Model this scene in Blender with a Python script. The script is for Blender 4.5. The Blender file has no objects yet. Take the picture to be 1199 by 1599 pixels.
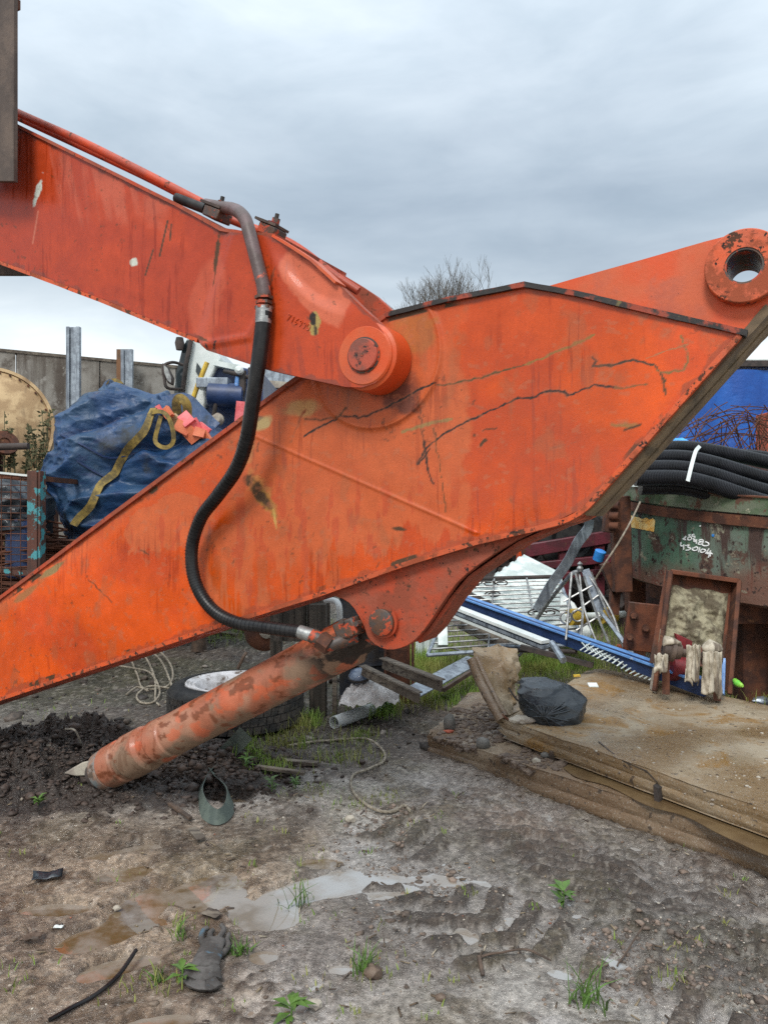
import bpy, math, random
import numpy as np
from mathutils import Vector, Matrix, noise as MN
from mathutils.bvhtree import BVHTree
random.seed(7); RNG = np.random.default_rng(7)
SC = bpy.context.scene; COL = SC.collection
H = 1.6; F = 1200.0; PI = math.pi
def W(px, py, Y): return Vector(((px-600)/F*Y, Y, H+(800-py)/F*Y))
def G(px, py, z=0.0):
    Y = (H-z)*F/(py-800.0); return Vector(((px-600)/F*Y, Y, z))
# ---------------- numpy noise
def _h(ix, iy, seed):
    n = (ix*374761393 + iy*668265263 + seed*974634777) & 0xffffffff
    n = ((n ^ (n >> 13))*1274126177) & 0xffffffff
    return ((n ^ (n >> 16)) & 0xffff)/65535.0
def vnoise(x, y, seed=0):
    x = np.asarray(x, float); y = np.asarray(y, float)
    xi = np.floor(x).astype(np.int64); yi = np.floor(y).astype(np.int64)
    fx = x-xi; fy = y-yi; fx = fx*fx*(3-2*fx); fy = fy*fy*(3-2*fy)
    a = _h(xi, yi, seed); b = _h(xi+1, yi, seed); c = _h(xi, yi+1, seed); d = _h(xi+1, yi+1, seed)
    return (a*(1-fx)+b*fx)*(1-fy)+(c*(1-fx)+d*fx)*fy
def fbm(x, y, sc=1.0, o=4, seed=0):
    t = 0; a = .5; s = 0
    for i in range(o):
        ca, sa = math.cos(i*1.1+.3), math.sin(i*1.1+.3)
        t = t+a*vnoise((x*ca-y*sa)*sc+17*i, (x*sa+y*ca)*sc-9*i, seed+i); s += a; a *= .5; sc *= 2.03
    return t/s
def sst(x, a, b):
    t = np.clip((x-a)/(b-a), 0, 1); return t*t*(3-2*t)
def seg(x, y, pts):
    d = np.full(np.shape(x), 9e9)
    for (ax, ay), (bx, by) in zip(pts[:-1], pts[1:]):
        vx, vy = bx-ax, by-ay; L = vx*vx+vy*vy+1e-12
        t = np.clip(((x-ax)*vx+(y-ay)*vy)/L, 0, 1)
        d = np.minimum(d, np.hypot(x-ax-t*vx, y-ay-t*vy))
    return d
# ---------------- mesh builder
def perp(d):
    d = Vector(d).normalized(); u = Vector((0, 0, 1)) if abs(d.z) < .9 else Vector((1, 0, 0))
    a = d.cross(u).normalized(); return a, d.cross(a).normalized()
def smooth_pts(pts, n=6):
    P = [Vector(p) for p in pts]; out = []
    for i in range(len(P)-1):
        p0 = P[max(i-1, 0)]; p1 = P[i]; p2 = P[i+1]; p3 = P[min(i+2, len(P)-1)]
        for k in range(n):
            t = k/n; out.append(.5*((2*p1)+(p2-p0)*t+(2*p0-5*p1+4*p2-p3)*t*t+(3*p1-p0-3*p2+p3)*t**3))
    out.append(P[-1]); return out
class MB:
    def __init__(s): s.v = []; s.f = []
    def add(s, vs, fs):
        b = len(s.v); s.v += [Vector(v) for v in vs]; s.f += [tuple(i+b for i in f) for f in fs]; return s
    def hexa(s, p):   # 4 bottom, 4 top
        return s.add(p, [(3,2,1,0),(4,5,6,7),(0,1,5,4),(1,2,6,5),(2,3,7,6),(3,0,4,7)])
    def box(s, c, size, R=None):
        c = Vector(c); x, y, z = [q/2 for q in size]
        p = [Vector(q) for q in ((-x,-y,-z),(x,-y,-z),(x,y,-z),(-x,y,-z),(-x,-y,z),(x,-y,z),(x,y,z),(-x,y,z))]
        if R is not None: p = [R @ q for q in p]
        return s.hexa([c+q for q in p])
    def beam(s, p, q, w, h, up=(0,0,1)):
        p = Vector(p); q = Vector(q); d = (q-p).normalized(); up = Vector(up)
        a = d.cross(up)
        a = a.normalized() if a.length > 1e-4 else perp(d)[0]
        b = a.cross(d).normalized(); a = a*(w/2); b = b*(h/2)
        return s.hexa([p-a-b, p+a-b, q+a-b, q-a-b, p-a+b, p+a+b, q+a+b, q-a+b])
    def tube(s, pts, r, n=8, cap=True):
        P = [Vector(p) for p in pts]; R = r if isinstance(r, (list, tuple)) else [r]*len(P)
        vs = []; fs = []; a = None
        for i, p in enumerate(P):
            d = (P[min(i+1, len(P)-1)]-P[max(i-1, 0)])
            d = d.normalized() if d.length > 1e-9 else Vector((0,0,1))
            if a is None: a = perp(d)[0]
            a = a-d*a.dot(d)
            a = a.normalized() if a.length > 1e-6 else perp(d)[0]
            b = d.cross(a)
            for k in range(n):
                t = 2*PI*k/n; vs.append(p+(a*math.cos(t)+b*math.sin(t))*R[i])
        for i in range(len(P)-1):
            for k in range(n):
                k2 = (k+1) % n; fs.append((i*n+k, i*n+k2, (i+1)*n+k2, (i+1)*n+k))
        if cap: fs.append(tuple(range(n-1, -1, -1))); fs.append(tuple((len(P)-1)*n+k for k in range(n)))
        return s.add(vs, fs)
    def lathe(s, o, ax, prof, n=32, cap=True):
        o = Vector(o); ax = Vector(ax).normalized(); return s._lathe(o, ax, prof, n, cap)
    def _lathe(s, o, ax, prof, n, cap):
        a, b = perp(ax); vs = []; fs = []
        for (d, r) in prof:
            for k in range(n):
                t = 2*PI*k/n; vs.append(o+ax*d+(a*math.cos(t)+b*math.sin(t))*max(r, 1e-4))
        m = len(prof)
        for i in range(m-1):
            for k in range(n):
                k2 = (k+1) % n; fs.append((i*n+k, i*n+k2, (i+1)*n+k2, (i+1)*n+k))
        if cap: fs.append(tuple(range(n-1, -1, -1))); fs.append(tuple((m-1)*n+k for k in range(n)))
        return s.add(vs, fs)
    def ring(s, o, ax, r0, r1, d0, d1, n=40):  # hollow ring
        return s.lathe(o, ax, [(d0,r0),(d0,r1),(d1,r1),(d1,r0),(d0,r0)], n, cap=False)
    def prism(s, poly, vec):
        m = len(poly); vec = Vector(vec); P = [Vector(p) for p in poly]
        fs = [tuple(range(m)), tuple(range(2*m-1, m-1, -1))]+[(i, m+i, m+(i+1) % m, (i+1) % m) for i in range(m)]
        return s.add(P+[p+vec for p in P], fs)
    def grid(s, fn, nu, nv, wrap=False):
        vs = [fn(i/(nu-1), j/(nv-1)) for j in range(nv) for i in range(nu)]
        fs = [(j*nu+i, j*nu+i+1, (j+1)*nu+i+1, (j+1)*nu+i) for j in range(nv-1) for i in range(nu-1)]
        if wrap: fs += [(j*nu+nu-1, j*nu, (j+1)*nu, (j+1)*nu+nu-1) for j in range(nv-1)]
        return s.add(vs, fs)
    def ribbon(s, pts, w, nrm, th=.004):
        P = [Vector(p) for p in pts]; N = nrm if isinstance(nrm, list) else [Vector(nrm)]*len(P)
        vs = []; fs = []
        for i, p in enumerate(P):
            d = (P[min(i+1, len(P)-1)]-P[max(i-1, 0)]).normalized(); n = Vector(N[i]).normalized()
            a = d.cross(n).normalized()*(w/2); n = n*th
            vs += [p-a, p+a, p+a+n, p-a+n]
        for i in range(len(P)-1):
            for k in range(4):
                k2 = (k+1) % 4; fs.append((i*4+k, i*4+k2, i*4+4+k2, i*4+4+k))
        fs += [(3,2,1,0), tuple(len(vs)-4+k for k in range(4))]
        return s.add(vs, fs)
    def warp(s, amp, sc, seed=0):
        o = Vector((seed*7.3, seed*3.1, seed))
        s.v = [v+Vector(MN.noise_vector(v*sc+o))*amp for v in s.v]; return s
    def bvh(s): return BVHTree.FromPolygons(s.v, s.f)
CAM = Vector((0, 0, H))
def surf(b, px, py, off=.01):
    d = Vector(((px-600)/F, 1, (800-py)/F)).normalized()
    h = b.ray_cast(CAM, d)
    if h[0] is None: return None, None
    n = h[1] if h[1].dot(d) < 0 else -h[1]
    return h[0]+n*off, n
def off_of(o):
    t = Vector((0,0,0))
    while o is not None: t = t+o.location; o = o.parent
    return t
def tagit(o, label=None, cat=None, group=None, kind=None):
    if label: o['label'] = label
    if cat: o['category'] = cat
    if group: o['group'] = group
    if kind: o['kind'] = kind
    return o
def finish(me, angle=35, sm=True):
    me.validate(); me.update()
    if sm:
        me.shade_smooth(); me.set_sharp_from_angle(angle=math.radians(angle))
def ob(name, mb, m, parent=None, label=None, cat=None, group=None, kind=None, angle=35, local=False, bevel=0, solid=0, sub=0):
    if parent is None and kind is None or (parent is None and not local and kind != 'structure'):
        xs = [v.x for v in mb.v]; ys = [v.y for v in mb.v]; zs = [v.z for v in mb.v]
        loc = Vector(((min(xs)+max(xs))/2, (min(ys)+max(ys))/2, min(zs)))
    else: loc = Vector((0,0,0))
    base = loc if parent is None else (Vector((0,0,0)) if local else off_of(parent))
    me = bpy.data.meshes.new(name); me.from_pydata([tuple(v-base) for v in mb.v], [], mb.f); finish(me, angle)
    me.materials.append(m); o = bpy.data.objects.new(name, me); COL.objects.link(o); o.location = loc
    o.parent = parent
    if bevel:
        b = o.modifiers.new('bevel', 'BEVEL'); b.width = bevel; b.segments = 2; b.limit_method = 'ANGLE'; b.angle_limit = math.radians(40)
    if solid:
        b = o.modifiers.new('solid', 'SOLIDIFY'); b.thickness = solid; b.offset = 0
    if sub:
        b = o.modifiers.new('sub', 'SUBSURF'); b.levels = sub; b.render_levels = sub
    return tagit(o, label, cat, group, kind)
def thing(name, loc, label, cat, group=None, rotz=0):
    o = bpy.data.objects.new(name, None); COL.objects.link(o); o.location = loc; o.rotation_euler = (0,0,rotz)
    return tagit(o, label, cat, group)
def npmesh(name, V, Q, m, cols=None, rgh=None, smooth=True):
    """V (n,3) float, Q (m,k) int."""
    me = bpy.data.meshes.new(name); n = len(V); k = Q.shape[1]
    me.vertices.add(n); me.vertices.foreach_set('co', V.astype(np.float32).ravel())
    me.loops.add(Q.size); me.loops.foreach_set('vertex_index', Q.astype(np.int32).ravel())
    me.polygons.add(len(Q)); me.polygons.foreach_set('loop_start', np.arange(0, Q.size, k, dtype=np.int32))
    me.update(calc_edges=True)
    if cols is not None:
        a = me.attributes.new('Col', 'FLOAT_COLOR', 'POINT')
        a.data.foreach_set('color', np.concatenate([cols, np.ones((n,1))], 1).astype(np.float32).ravel())
    if rgh is not None:
        a = me.attributes.new('Rgh', 'FLOAT', 'POINT'); a.data.foreach_set('value', rgh.astype(np.float32).ravel())
    if smooth: me.shade_smooth()
    me.materials.append(m); o = bpy.data.objects.new(name, me); COL.objects.link(o); return o
# ---------------- materials
def c4(c): return (c[0], c[1], c[2], 1)
class NT:
    def __init__(s, name):
        s.m = bpy.data.materials.new(name); s.m.use_nodes = True; s.t = s.m.node_tree; s.n = s.t.nodes
        s.b = s.n['Principled BSDF']; tc = s.n.new('ShaderNodeTexCoord'); s.co = tc.outputs['Object']
    def link(s, a, b): s.t.links.new(a, b)
    def map(s, scale):
        m = s.n.new('ShaderNodeMapping'); m.inputs['Scale'].default_value = scale; s.link(s.co, m.inputs[0]); return m.outputs[0]
    def noise(s, sc, detail=5, rough=.6, vec=None, dist=0):
        n = s.n.new('ShaderNodeTexNoise'); n.inputs['Scale'].default_value = sc; n.inputs['Detail'].default_value = detail
        n.inputs['Roughness'].default_value = rough; n.inputs['Distortion'].default_value = dist
        s.link(vec or s.co, n.inputs['Vector']); return n.outputs['Fac']
    def rng(s, v, a, b, c=0, d=1):
        n = s.n.new('ShaderNodeMapRange'); n.interpolation_type = 'SMOOTHSTEP'
        for k, q in zip((1,2,3,4), (a,b,c,d)): n.inputs[k].default_value = q
        s.link(v, n.inputs[0]); return n.outputs[0]
    def mix(s, f, a, b, mode='MIX'):
        n = s.n.new('ShaderNodeMix'); n.data_type = 'RGBA'; n.blend_type = mode
        for idx, q in ((0,f),(6,a),(7,b)):
            if isinstance(q, (int,float)): n.inputs[idx].default_value = q
            elif isinstance(q, tuple): n.inputs[idx].default_value = c4(q)
            else: s.link(q, n.inputs[idx])
        return n.outputs[2]
    def math(s, op, a, b=0):
        n = s.n.new('ShaderNodeMath'); n.operation = op
        for i, q in ((0,a),(1,b)):
            if isinstance(q, (int,float)): n.inputs[i].default_value = q
            else: s.link(q, n.inputs[i])
        return n.outputs[0]
    def bump(s, h, dist=.003, strength=1):
        n = s.n.new('ShaderNodeBump'); n.inputs['Strength'].default_value = strength; n.inputs['Distance'].default_value = dist
        s.link(h, n.inputs['Height']); s.link(n.outputs[0], s.b.inputs['Normal'])
    def attr(s, name):
        n = s.n.new('ShaderNodeAttribute'); n.attribute_name = name; return n
def mat(name, c1, c2=None, rough=.6, rough2=None, metal=0, nsc=4, lo=.4, hi=.6, bsc=40, bd=.002, chips=(), streak=None, alpha=1, spec=.5, trans=0):
    t = NT(name); c2 = c2 or tuple(q*.7 for q in c1)
    col = t.mix(t.rng(t.noise(nsc), lo, hi), c1, c2)
    if streak: col = t.mix(t.rng(t.noise(1, 5, .6, t.map(streak[1])), *streak[2]), col, streak[0])
    r = t.rng(t.noise(nsc*2.3+1), .35, .65, rough, rough if rough2 is None else rough2)
    for (cc, sc, a, b, rr) in chips:
        f = t.rng(t.noise(sc, 6, .65), a, b); col = t.mix(f, col, cc)
        n = t.n.new('ShaderNodeMix'); t.link(f, n.inputs[0]); t.link(r, n.inputs[2]); n.inputs[3].default_value = rr; r = n.outputs[0]
    t.link(col, t.b.inputs['Base Color']); t.link(r, t.b.inputs['Roughness'])
    t.b.inputs['Metallic'].default_value = metal; t.b.inputs['Specular IOR Level'].default_value = spec
    if trans: t.b.inputs['Transmission Weight'].default_value = trans
    if bd: t.bump(t.noise(bsc, 5, .6), bd)
    return t.m
RUST = (.085,.032,.016); DK = (.02,.014,.012)
M = {}
OR1 = (.62,.070,.008); OR2 = (.55,.10,.03)
M['orange'] = mat('orange_paint', OR1, OR2, .35, .6, nsc=3, bsc=60, bd=.0008, chips=[((.45,.09,.04), 5, .5, .65, .6), (RUST, 30, .68, .72, .85), (DK, 60, .70, .73, .85)])
M['orange_rust'] = mat('worn_orange', (.42,.055,.016), (.30,.07,.035), .55, .8, nsc=6, bsc=60, bd=.0015, chips=[((.26,.055,.025), 7, .45, .6, .8), (RUST, 26, .58, .66, .9), (DK, 45, .64, .68, .85), ((.14,.09,.05), 4, .58, .75, .9)])
M['orange_edge'] = mat('chipped_orange_edge', (.62,.085,.015), (.5,.09,.03), .4, .6, nsc=6, bsc=60, bd=.001, chips=[(RUST, 26, .55, .60, .9), (DK, 34, .58, .62, .9), ((.30,.06,.02), 9, .5, .6, .8)])
M['dark_edge'] = mat('black_chipped_edge', (.30,.045,.018), (.12,.04,.02), .6, nsc=7, chips=[((.018,.015,.014), 7, .42, .50, .6), ((.16,.13,.06), 16, .62, .68, .9)])
M['tan_steel'] = mat('mud_stained_steel', (.24,.17,.095), (.13,.09,.055), .8, nsc=4, bsc=50, chips=[((.42,.055,.016), 5, .66, .69, .5), (DK, 13, .66, .70, .9)], streak=((.10,.075,.045), (3,3,14), (.5,.7)))
M['pin'] = mat('pin_face', (.42,.07,.035), (.2,.06,.04), .6, nsc=12, chips=[(DK, 26, .56, .62, .7)])
M['pin_dark'] = mat('greasy_pin', (.06,.05,.045), (.10,.05,.03), .5, nsc=20, chips=[((.42,.06,.02), 22, .54, .58, .6)])
M['rubber'] = mat('black_rubber', (.012,.012,.013), (.026,.025,.024), .45, .65, nsc=8, bsc=60, bd=.0008, spec=.3)
M['hose'] = mat('hydraulic_hose', (.006,.006,.007), (.016,.016,.017), .28, .45, nsc=9, bsc=30, bd=.0006, spec=.35)
M['pipe_grey'] = mat('bare_pipe', (.13,.085,.085), (.09,.06,.055), .5, nsc=10, chips=[((.5,.08,.03), 9, .6, .64, .4)])
M['pipe_orange'] = mat('orange_pipe', (.50,.065,.02), (.36,.06,.03), .45, nsc=6, chips=[(RUST, 20, .58, .66, .8)])
M['steel'] = mat('bare_steel', (.36,.37,.36), (.2,.2,.2), .4, metal=.6, nsc=12)
M['dirty_grey'] = mat('dirty_grey_blue_paint', (.17,.19,.19), (.28,.17,.12), .7, nsc=14, chips=[((.1,.07,.05), 20, .5, .6, .9)])
M['galv'] = mat('galvanised_steel', (.34,.39,.44), (.22,.25,.29), .5, .35, metal=.5, nsc=9, streak=((.14,.16,.19), (14,14,.8), (.5,.65)))
M['link'] = mat('dull_brown_steel', (.12,.085,.065), (.07,.05,.04), .7, nsc=5, streak=((.045,.03,.025), (10,10,1), (.5,.65)))
M['rust'] = mat('rusty_steel', (.12,.042,.02), (.055,.022,.014), .85, nsc=8, chips=[((.2,.09,.04), 15, .6, .7, .9)])
M['rust_brown'] = mat('brown_rusty_plate', (.15,.045,.018), (.09,.028,.013), .6, nsc=6, streak=((.05,.02,.01), (8,8,1.5), (.5,.65)))
M['dark'] = mat('dark_scrap', (.03,.026,.024), (.06,.045,.04), .8, nsc=6)
M['maroon'] = mat('maroon_paint', (.12,.018,.028), (.07,.015,.02), .5, nsc=6, chips=[(RUST, 9, .6, .66, .9)])
M['white'] = mat('white_paint', (.72,.76,.74), (.6,.65,.63), .35, nsc=3, chips=[((.25,.22,.18), 14, .68, .74, .9)])
M['sheet'] = mat('dirty_white_sheet', (.66,.72,.70), (.45,.52,.5), .4, nsc=5)
M['blue'] = mat('blue_paint', (.14,.32,.66), (.09,.22,.5), .4, nsc=5, chips=[(RUST, 16, .66, .7, .9), ((.3,.4,.6), 10, .62, .68, .5)])
M['navy'] = mat('navy_paint', (.012,.03,.09), (.02,.045,.13), .45, nsc=5)
M['tan'] = mat('buff_paint', (.52,.37,.20), (.34,.22,.11), .7, nsc=5, chips=[((.16,.10,.06), 16, .62, .70, .9)], streak=((.2,.13,.07), (6,6,1), (.55,.7)))
M['yellow'] = mat('yellow_paint', (.65,.45,.05), (.45,.28,.04), .5, nsc=9)
M['webbing'] = mat('dirty_yellow_webbing', (.30,.21,.05), (.10,.075,.03), .8, nsc=12, lo=.35, hi=.65)
M['teal'] = mat('teal_worn_steel', (.10,.035,.022), (.06,.028,.02), .7, nsc=6, chips=[((.06,.27,.30), 7, .54, .58, .6)])
M['glass'] = mat('dark_glass', (.02,.03,.035), (.03,.04,.045), .08, bd=0)
M['pink'] = mat('pink_plastic', (.75,.16,.17), (.62,.09,.10), .5, nsc=9)
M['orangebits'] = mat('orange_plastic', (.72,.2,.09), (.6,.13,.06), .5, nsc=9)
M['timber'] = mat('weathered_timber', (.085,.07,.055), (.05,.042,.034), .85, nsc=4, streak=((.03,.026,.02), (26,26,1.2), (.45,.6)), bsc=30, bd=.003)
M['timber_light'] = mat('pale_grey_timber', (.19,.16,.125), (.11,.09,.07), .85, nsc=6, streak=((.07,.055,.045), (4,40,40), (.5,.62)))
M['stick'] = mat('wet_wood', (.10,.065,.045), (.055,.038,.028), .7, nsc=14)
M['pvc'] = mat('grey_plastic_pipe', (.52,.55,.55), (.42,.45,.45), .35, nsc=6, bd=0)
M['rope'] = mat('dirty_rope', (.32,.28,.22), (.19,.16,.12), .9, nsc=30, bsc=150, bd=.002)
M['strap'] = mat('green_lifting_strap', (.10,.125,.105), (.065,.085,.075), .7, nsc=12, bsc=200, bd=.001)
M['stone'] = mat('grey_stone', (.16,.15,.135), (.10,.095,.085), .7, nsc=9, bsc=50, bd=.003)
M['palestone'] = mat('pale_stone', (.42,.38,.31), (.28,.24,.2), .75, nsc=9, bsc=50, bd=.003)
M['brick'] = mat('brick_bit', (.42,.10,.05), (.3,.07,.04), .8, nsc=20)
M['blackbag'] = mat('black_polythene', (.020,.026,.033), (.034,.043,.052), .22, .4, nsc=7, bsc=9, bd=.016)
M['plastic_clear'] = mat('crumpled_clear_plastic', (.5,.48,.47), (.33,.31,.30), .25, nsc=12, bsc=30, bd=.006)
M['glove'] = mat('muddy_glove', (.105,.098,.092), (.055,.050,.046), .75, nsc=16, bsc=90, bd=.002, chips=[((.07,.12,.16), 12, .62, .7, .8)])
M['redpaint'] = mat('dark_red_paint', (.20,.018,.022), (.1,.012,.014), .5, nsc=12)
M['rag'] = mat('muddy_pale_rag', (.50,.45,.36), (.26,.22,.16), .9, nsc=10, streak=((.16,.13,.1), (16,16,2), (.5,.62)))
M['white_mark'] = mat('white_paint_pen', (.85,.87,.86), (.75,.78,.77), .6, bd=0)
M['bluebit'] = mat('blue_plastic', (.03,.22,.62), (.04,.32,.75), .4, nsc=10)
M['cyan'] = mat('light_blue_tarp', (.03,.25,.65), (.08,.4,.8), .4, nsc=12)
M['leaf'] = mat('weed_leaf', (.085,.17,.028), (.06,.11,.025), .5, nsc=30, bd=0)
M['grassblade'] = mat('grass_blades', (.16,.27,.04), (.27,.28,.075), .55, nsc=2.5, bd=0)
M['dryplant'] = mat('dry_weed', (.12,.11,.055), (.07,.08,.035), .8, nsc=12, bd=0)
M['yellowflower'] = mat('yellow_petals', (.8,.65,.05), (.8,.6,.05), .6, bd=0)
M['bark'] = mat('bare_bark', (.12,.11,.095), (.09,.08,.07), .9, bd=0)
# concrete with mud and standing wet
M['dk0'] = None
def slab_mat(name, a, b, c, wet):
    t = NT(name); n1 = t.rng(t.noise(1.6, 6, .6), .38, .62); col = t.mix(n1, a, b)
    col = t.mix(t.rng(t.noise(2.2, 7, .7, dist=.6), .50, .62), col, c)
    col = t.mix(t.rng(t.noise(120, 3, .6), .56, .7), col, (.33,.29,.24)); col = t.mix(t.rng(t.noise(24, 4, .6), .60, .68), col, (.07,.05,.035))
    t.link(col, t.b.inputs['Base Color']); t.link(t.rng(t.noise(2.1, 5, .6), .40, .58, wet, .75), t.b.inputs['Roughness'])
    t.bump(t.noise(45, 6, .7), .004); return t.m
M['slab'] = slab_mat('muddy_concrete_top', (.20,.13,.065), (.32,.26,.18), (.23,.125,.035), .12)
M['slab_low'] = slab_mat('muddy_concrete_low', (.17,.11,.065), (.24,.18,.12), (.13,.08,.042), .2)
def make_text_attr(name, bsc, bd, spec=.5, fine=0, drip=0):
    t = NT(name); a = t.attr('Col').outputs['Color']; r = t.attr('Rgh').outputs['Fac']
    if fine:
        f = t.rng(t.noise(fine, 6, .7), .3, .7, .55, 1.4)
        n = t.n.new('ShaderNodeVectorMath'); n.operation = 'SCALE'; t.link(a, n.inputs[0]); t.link(f, n.inputs['Scale']); a = n.outputs[0]
        r = t.math('ADD', r, t.rng(t.noise(fine*.5, 5, .65), .35, .65, -.18, .18))
    if drip:
        k = t.math('MULTIPLY', t.rng(t.noise(1, 6, .6, t.map((34,34,2.6)), .3), .54, .60), t.rng(t.noise(1.7, 4, .6), .46, .58))
        a = t.mix(t.math('MULTIPLY', k, .55), a, t.mix(1, a, (.55,.42,.35), 'MULTIPLY')); r = t.math('SUBTRACT', r, t.math('MULTIPLY', k, .14))
        g = t.rng(t.noise(90, 5, .7), .3, .7, .93, 1.06); n = t.n.new('ShaderNodeVectorMath'); n.operation = 'SCALE'; t.link(a, n.inputs[0]); t.link(g, n.inputs['Scale']); a = n.outputs[0]
        ch = t.math('MULTIPLY', t.rng(t.noise(55, 6, .7), .665, .68), t.rng(t.noise(2.6, 4, .6), .5, .62)); a = t.mix(ch, a, (.07,.035,.02)); r = t.math('ADD', r, t.math('MULTIPLY', ch, .4))
    t.link(a, t.b.inputs['Base Color']); t.link(r, t.b.inputs['Roughness']); t.b.inputs['Specular IOR Level'].default_value = spec
    t.bump(t.noise(bsc, 6, .65), bd); return t.m
M['panel'] = make_text_attr('weathered_orange_panel', 35, .0006, .38, 0, 1)
M['panel'].node_tree.nodes['Principled BSDF'].inputs['Coat Weight'].default_value = .10; M['panel'].node_tree.nodes['Principled BSDF'].inputs['Coat Roughness'].default_value = .10
M['ground'] = make_text_attr('wet_mud', 55, .012, .6, fine=38)
def grit(m, k=1.0):
    t = NT.__new__(NT); t.m = m; t.t = m.node_tree; t.n = t.t.nodes; t.b = t.n['Principled BSDF']; t.co = [n for n in t.n if n.bl_idname == 'ShaderNodeTexCoord'][0].outputs['Object']
    old = t.b.inputs['Base Color'].links[0].from_socket; ro = t.b.inputs['Roughness'].links[0].from_socket
    zone = t.rng(t.noise(2.4, 4, .6), .40, .58, .25, 1); z2 = t.rng(t.noise(6, 4, .6), .42, .58)
    dk = t.math('MULTIPLY', t.rng(t.noise(120, 4, .7), .56, .62), zone); pl = t.math('MULTIPLY', t.rng(t.noise(170, 3, .6), .60, .66), z2)
    c = t.mix(t.math('MULTIPLY', dk, .75*k), old, (.045,.033,.026)); c = t.mix(t.math('MULTIPLY', pl, .55*k), c, (.50,.46,.41)); t.link(c, t.b.inputs['Base Color'])
    wet = t.rng(t.noise(11, 5, .6), .52, .60); t.link(t.math('SUBTRACT', ro, t.math('MULTIPLY', wet, .22)), t.b.inputs['Roughness'])
    h = t.math('ADD', t.noise(55, 6, .68), t.math('MULTIPLY', t.noise(160, 4, .7), .45)); t.bump(h, .014)
grit(M['ground'])
# ---------------- world
wd = bpy.data.worlds.new('World'); SC.world = wd; wd.use_nodes = True
nt = wd.node_tree; N = nt.nodes; L = nt.links; bg = N['Background']
SUN_EL = math.radians(48); SUN_AZ = math.radians(200)
sky = N.new('ShaderNodeTexSky'); sky.sky_type = 'NISHITA'; sky.sun_disc = False; sky.sun_elevation = SUN_EL; sky.sun_rotation = SUN_AZ
tc = N.new('ShaderNodeTexCoord'); mp = N.new('ShaderNodeMapping'); mp.inputs['Scale'].default_value = (1,1,3.2); L.new(tc.outputs['Generated'], mp.inputs[0])
def wn(sc, det, rough, dist, off):
    m2 = N.new('ShaderNodeMapping'); m2.inputs['Location'].default_value = off; L.new(mp.outputs[0], m2.inputs[0])
    n = N.new('ShaderNodeTexNoise'); n.inputs['Scale'].default_value = sc; n.inputs['Detail'].default_value = det
    n.inputs['Roughness'].default_value = rough; n.inputs['Distortion'].default_value = dist; L.new(m2.outputs[0], n.inputs['Vector']); return n.outputs['Fac']
def ramp(v, stops):
    r = N.new('ShaderNodeValToRGB'); L.new(v, r.inputs[0]); e = r.color_ramp.elements
    while len(e) < len(stops): e.new(.5)
    for q, (p, c) in zip(e, stops): q.position = p; q.color = c4(c)
    return r.outputs[0]
def wmix(f, a, b, mode='MIX'):
    n = N.new('ShaderNodeMix'); n.data_type = 'RGBA'; n.blend_type = mode
    for i, q in ((0,f),(6,a),(7,b)):
        if isinstance(q, (int,float)): n.inputs[i].default_value = q
        elif isinstance(q, tuple): n.inputs[i].default_value = c4(q)
        else: L.new(q, n.inputs[i])
    return n.outputs[2]
sep = N.new('ShaderNodeSeparateXYZ'); L.new(tc.outputs['Generated'], sep.inputs[0])
# cloud brightness as a function of height above the horizon, broken up by cloud noise
base = ramp(sep.outputs['Z'], [(0,(7.4,7.2,6.6)), (.10,(7.6,7.4,6.9)), (.20,(4.6,5.0,5.2)), (.27,(2.85,3.3,3.65)), (.36,(2.7,3.2,3.65)), (.5,(3.9,4.5,5.0)), (1,(8.0,8.8,9.3))])
cl = ramp(wn(1.3, 6, .5, .25, (3.1,1.2,.4)), [(.30,(.68,.71,.75)), (.5,(1,1,1)), (.68,(1.32,1.29,1.25))])
cl2 = ramp(wn(4.2, 7, .55, .3, (.1,5.2,2.4)), [(.34,(.88,.90,.92)), (.66,(1.12,1.10,1.09))])
col = wmix(1, wmix(1, base, cl, 'MULTIPLY'), cl2, 'MULTIPLY')
col = wmix(.9, sky.outputs[0], col); L.new(col, bg.inputs[0]); bg.inputs[1].default_value = .12
sl = bpy.data.lights.new('sun', 'SUN'); sl.energy = 1.5; sl.angle = math.radians(16); sl.color = (1,.96,.9)
so = bpy.data.objects.new('sun', sl); COL.objects.link(so)
sd = Vector((math.sin(SUN_AZ)*math.cos(SUN_EL), math.cos(SUN_AZ)*math.cos(SUN_EL), math.sin(SUN_EL)))
so.rotation_euler = sd.to_track_quat('Z', 'Y').to_euler(); so.location = sd*30
cd = bpy.data.cameras.new('camera'); cam = bpy.data.objects.new('camera', cd); COL.objects.link(cam)
cam.location = CAM; cam.rotation_euler = (PI/2, 0, 0); cd.sensor_fit = 'HORIZONTAL'; cd.angle = 2*math.atan(599.5/F); cd.clip_start = .05; cd.clip_end = 800
SC.camera = cam
SC.cycles.use_denoising = False
SC.view_settings.view_transform = 'Standard'; SC.view_settings.look = 'None'; SC.view_settings.exposure = .66; SC.view_settings.gamma = 1
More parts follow.
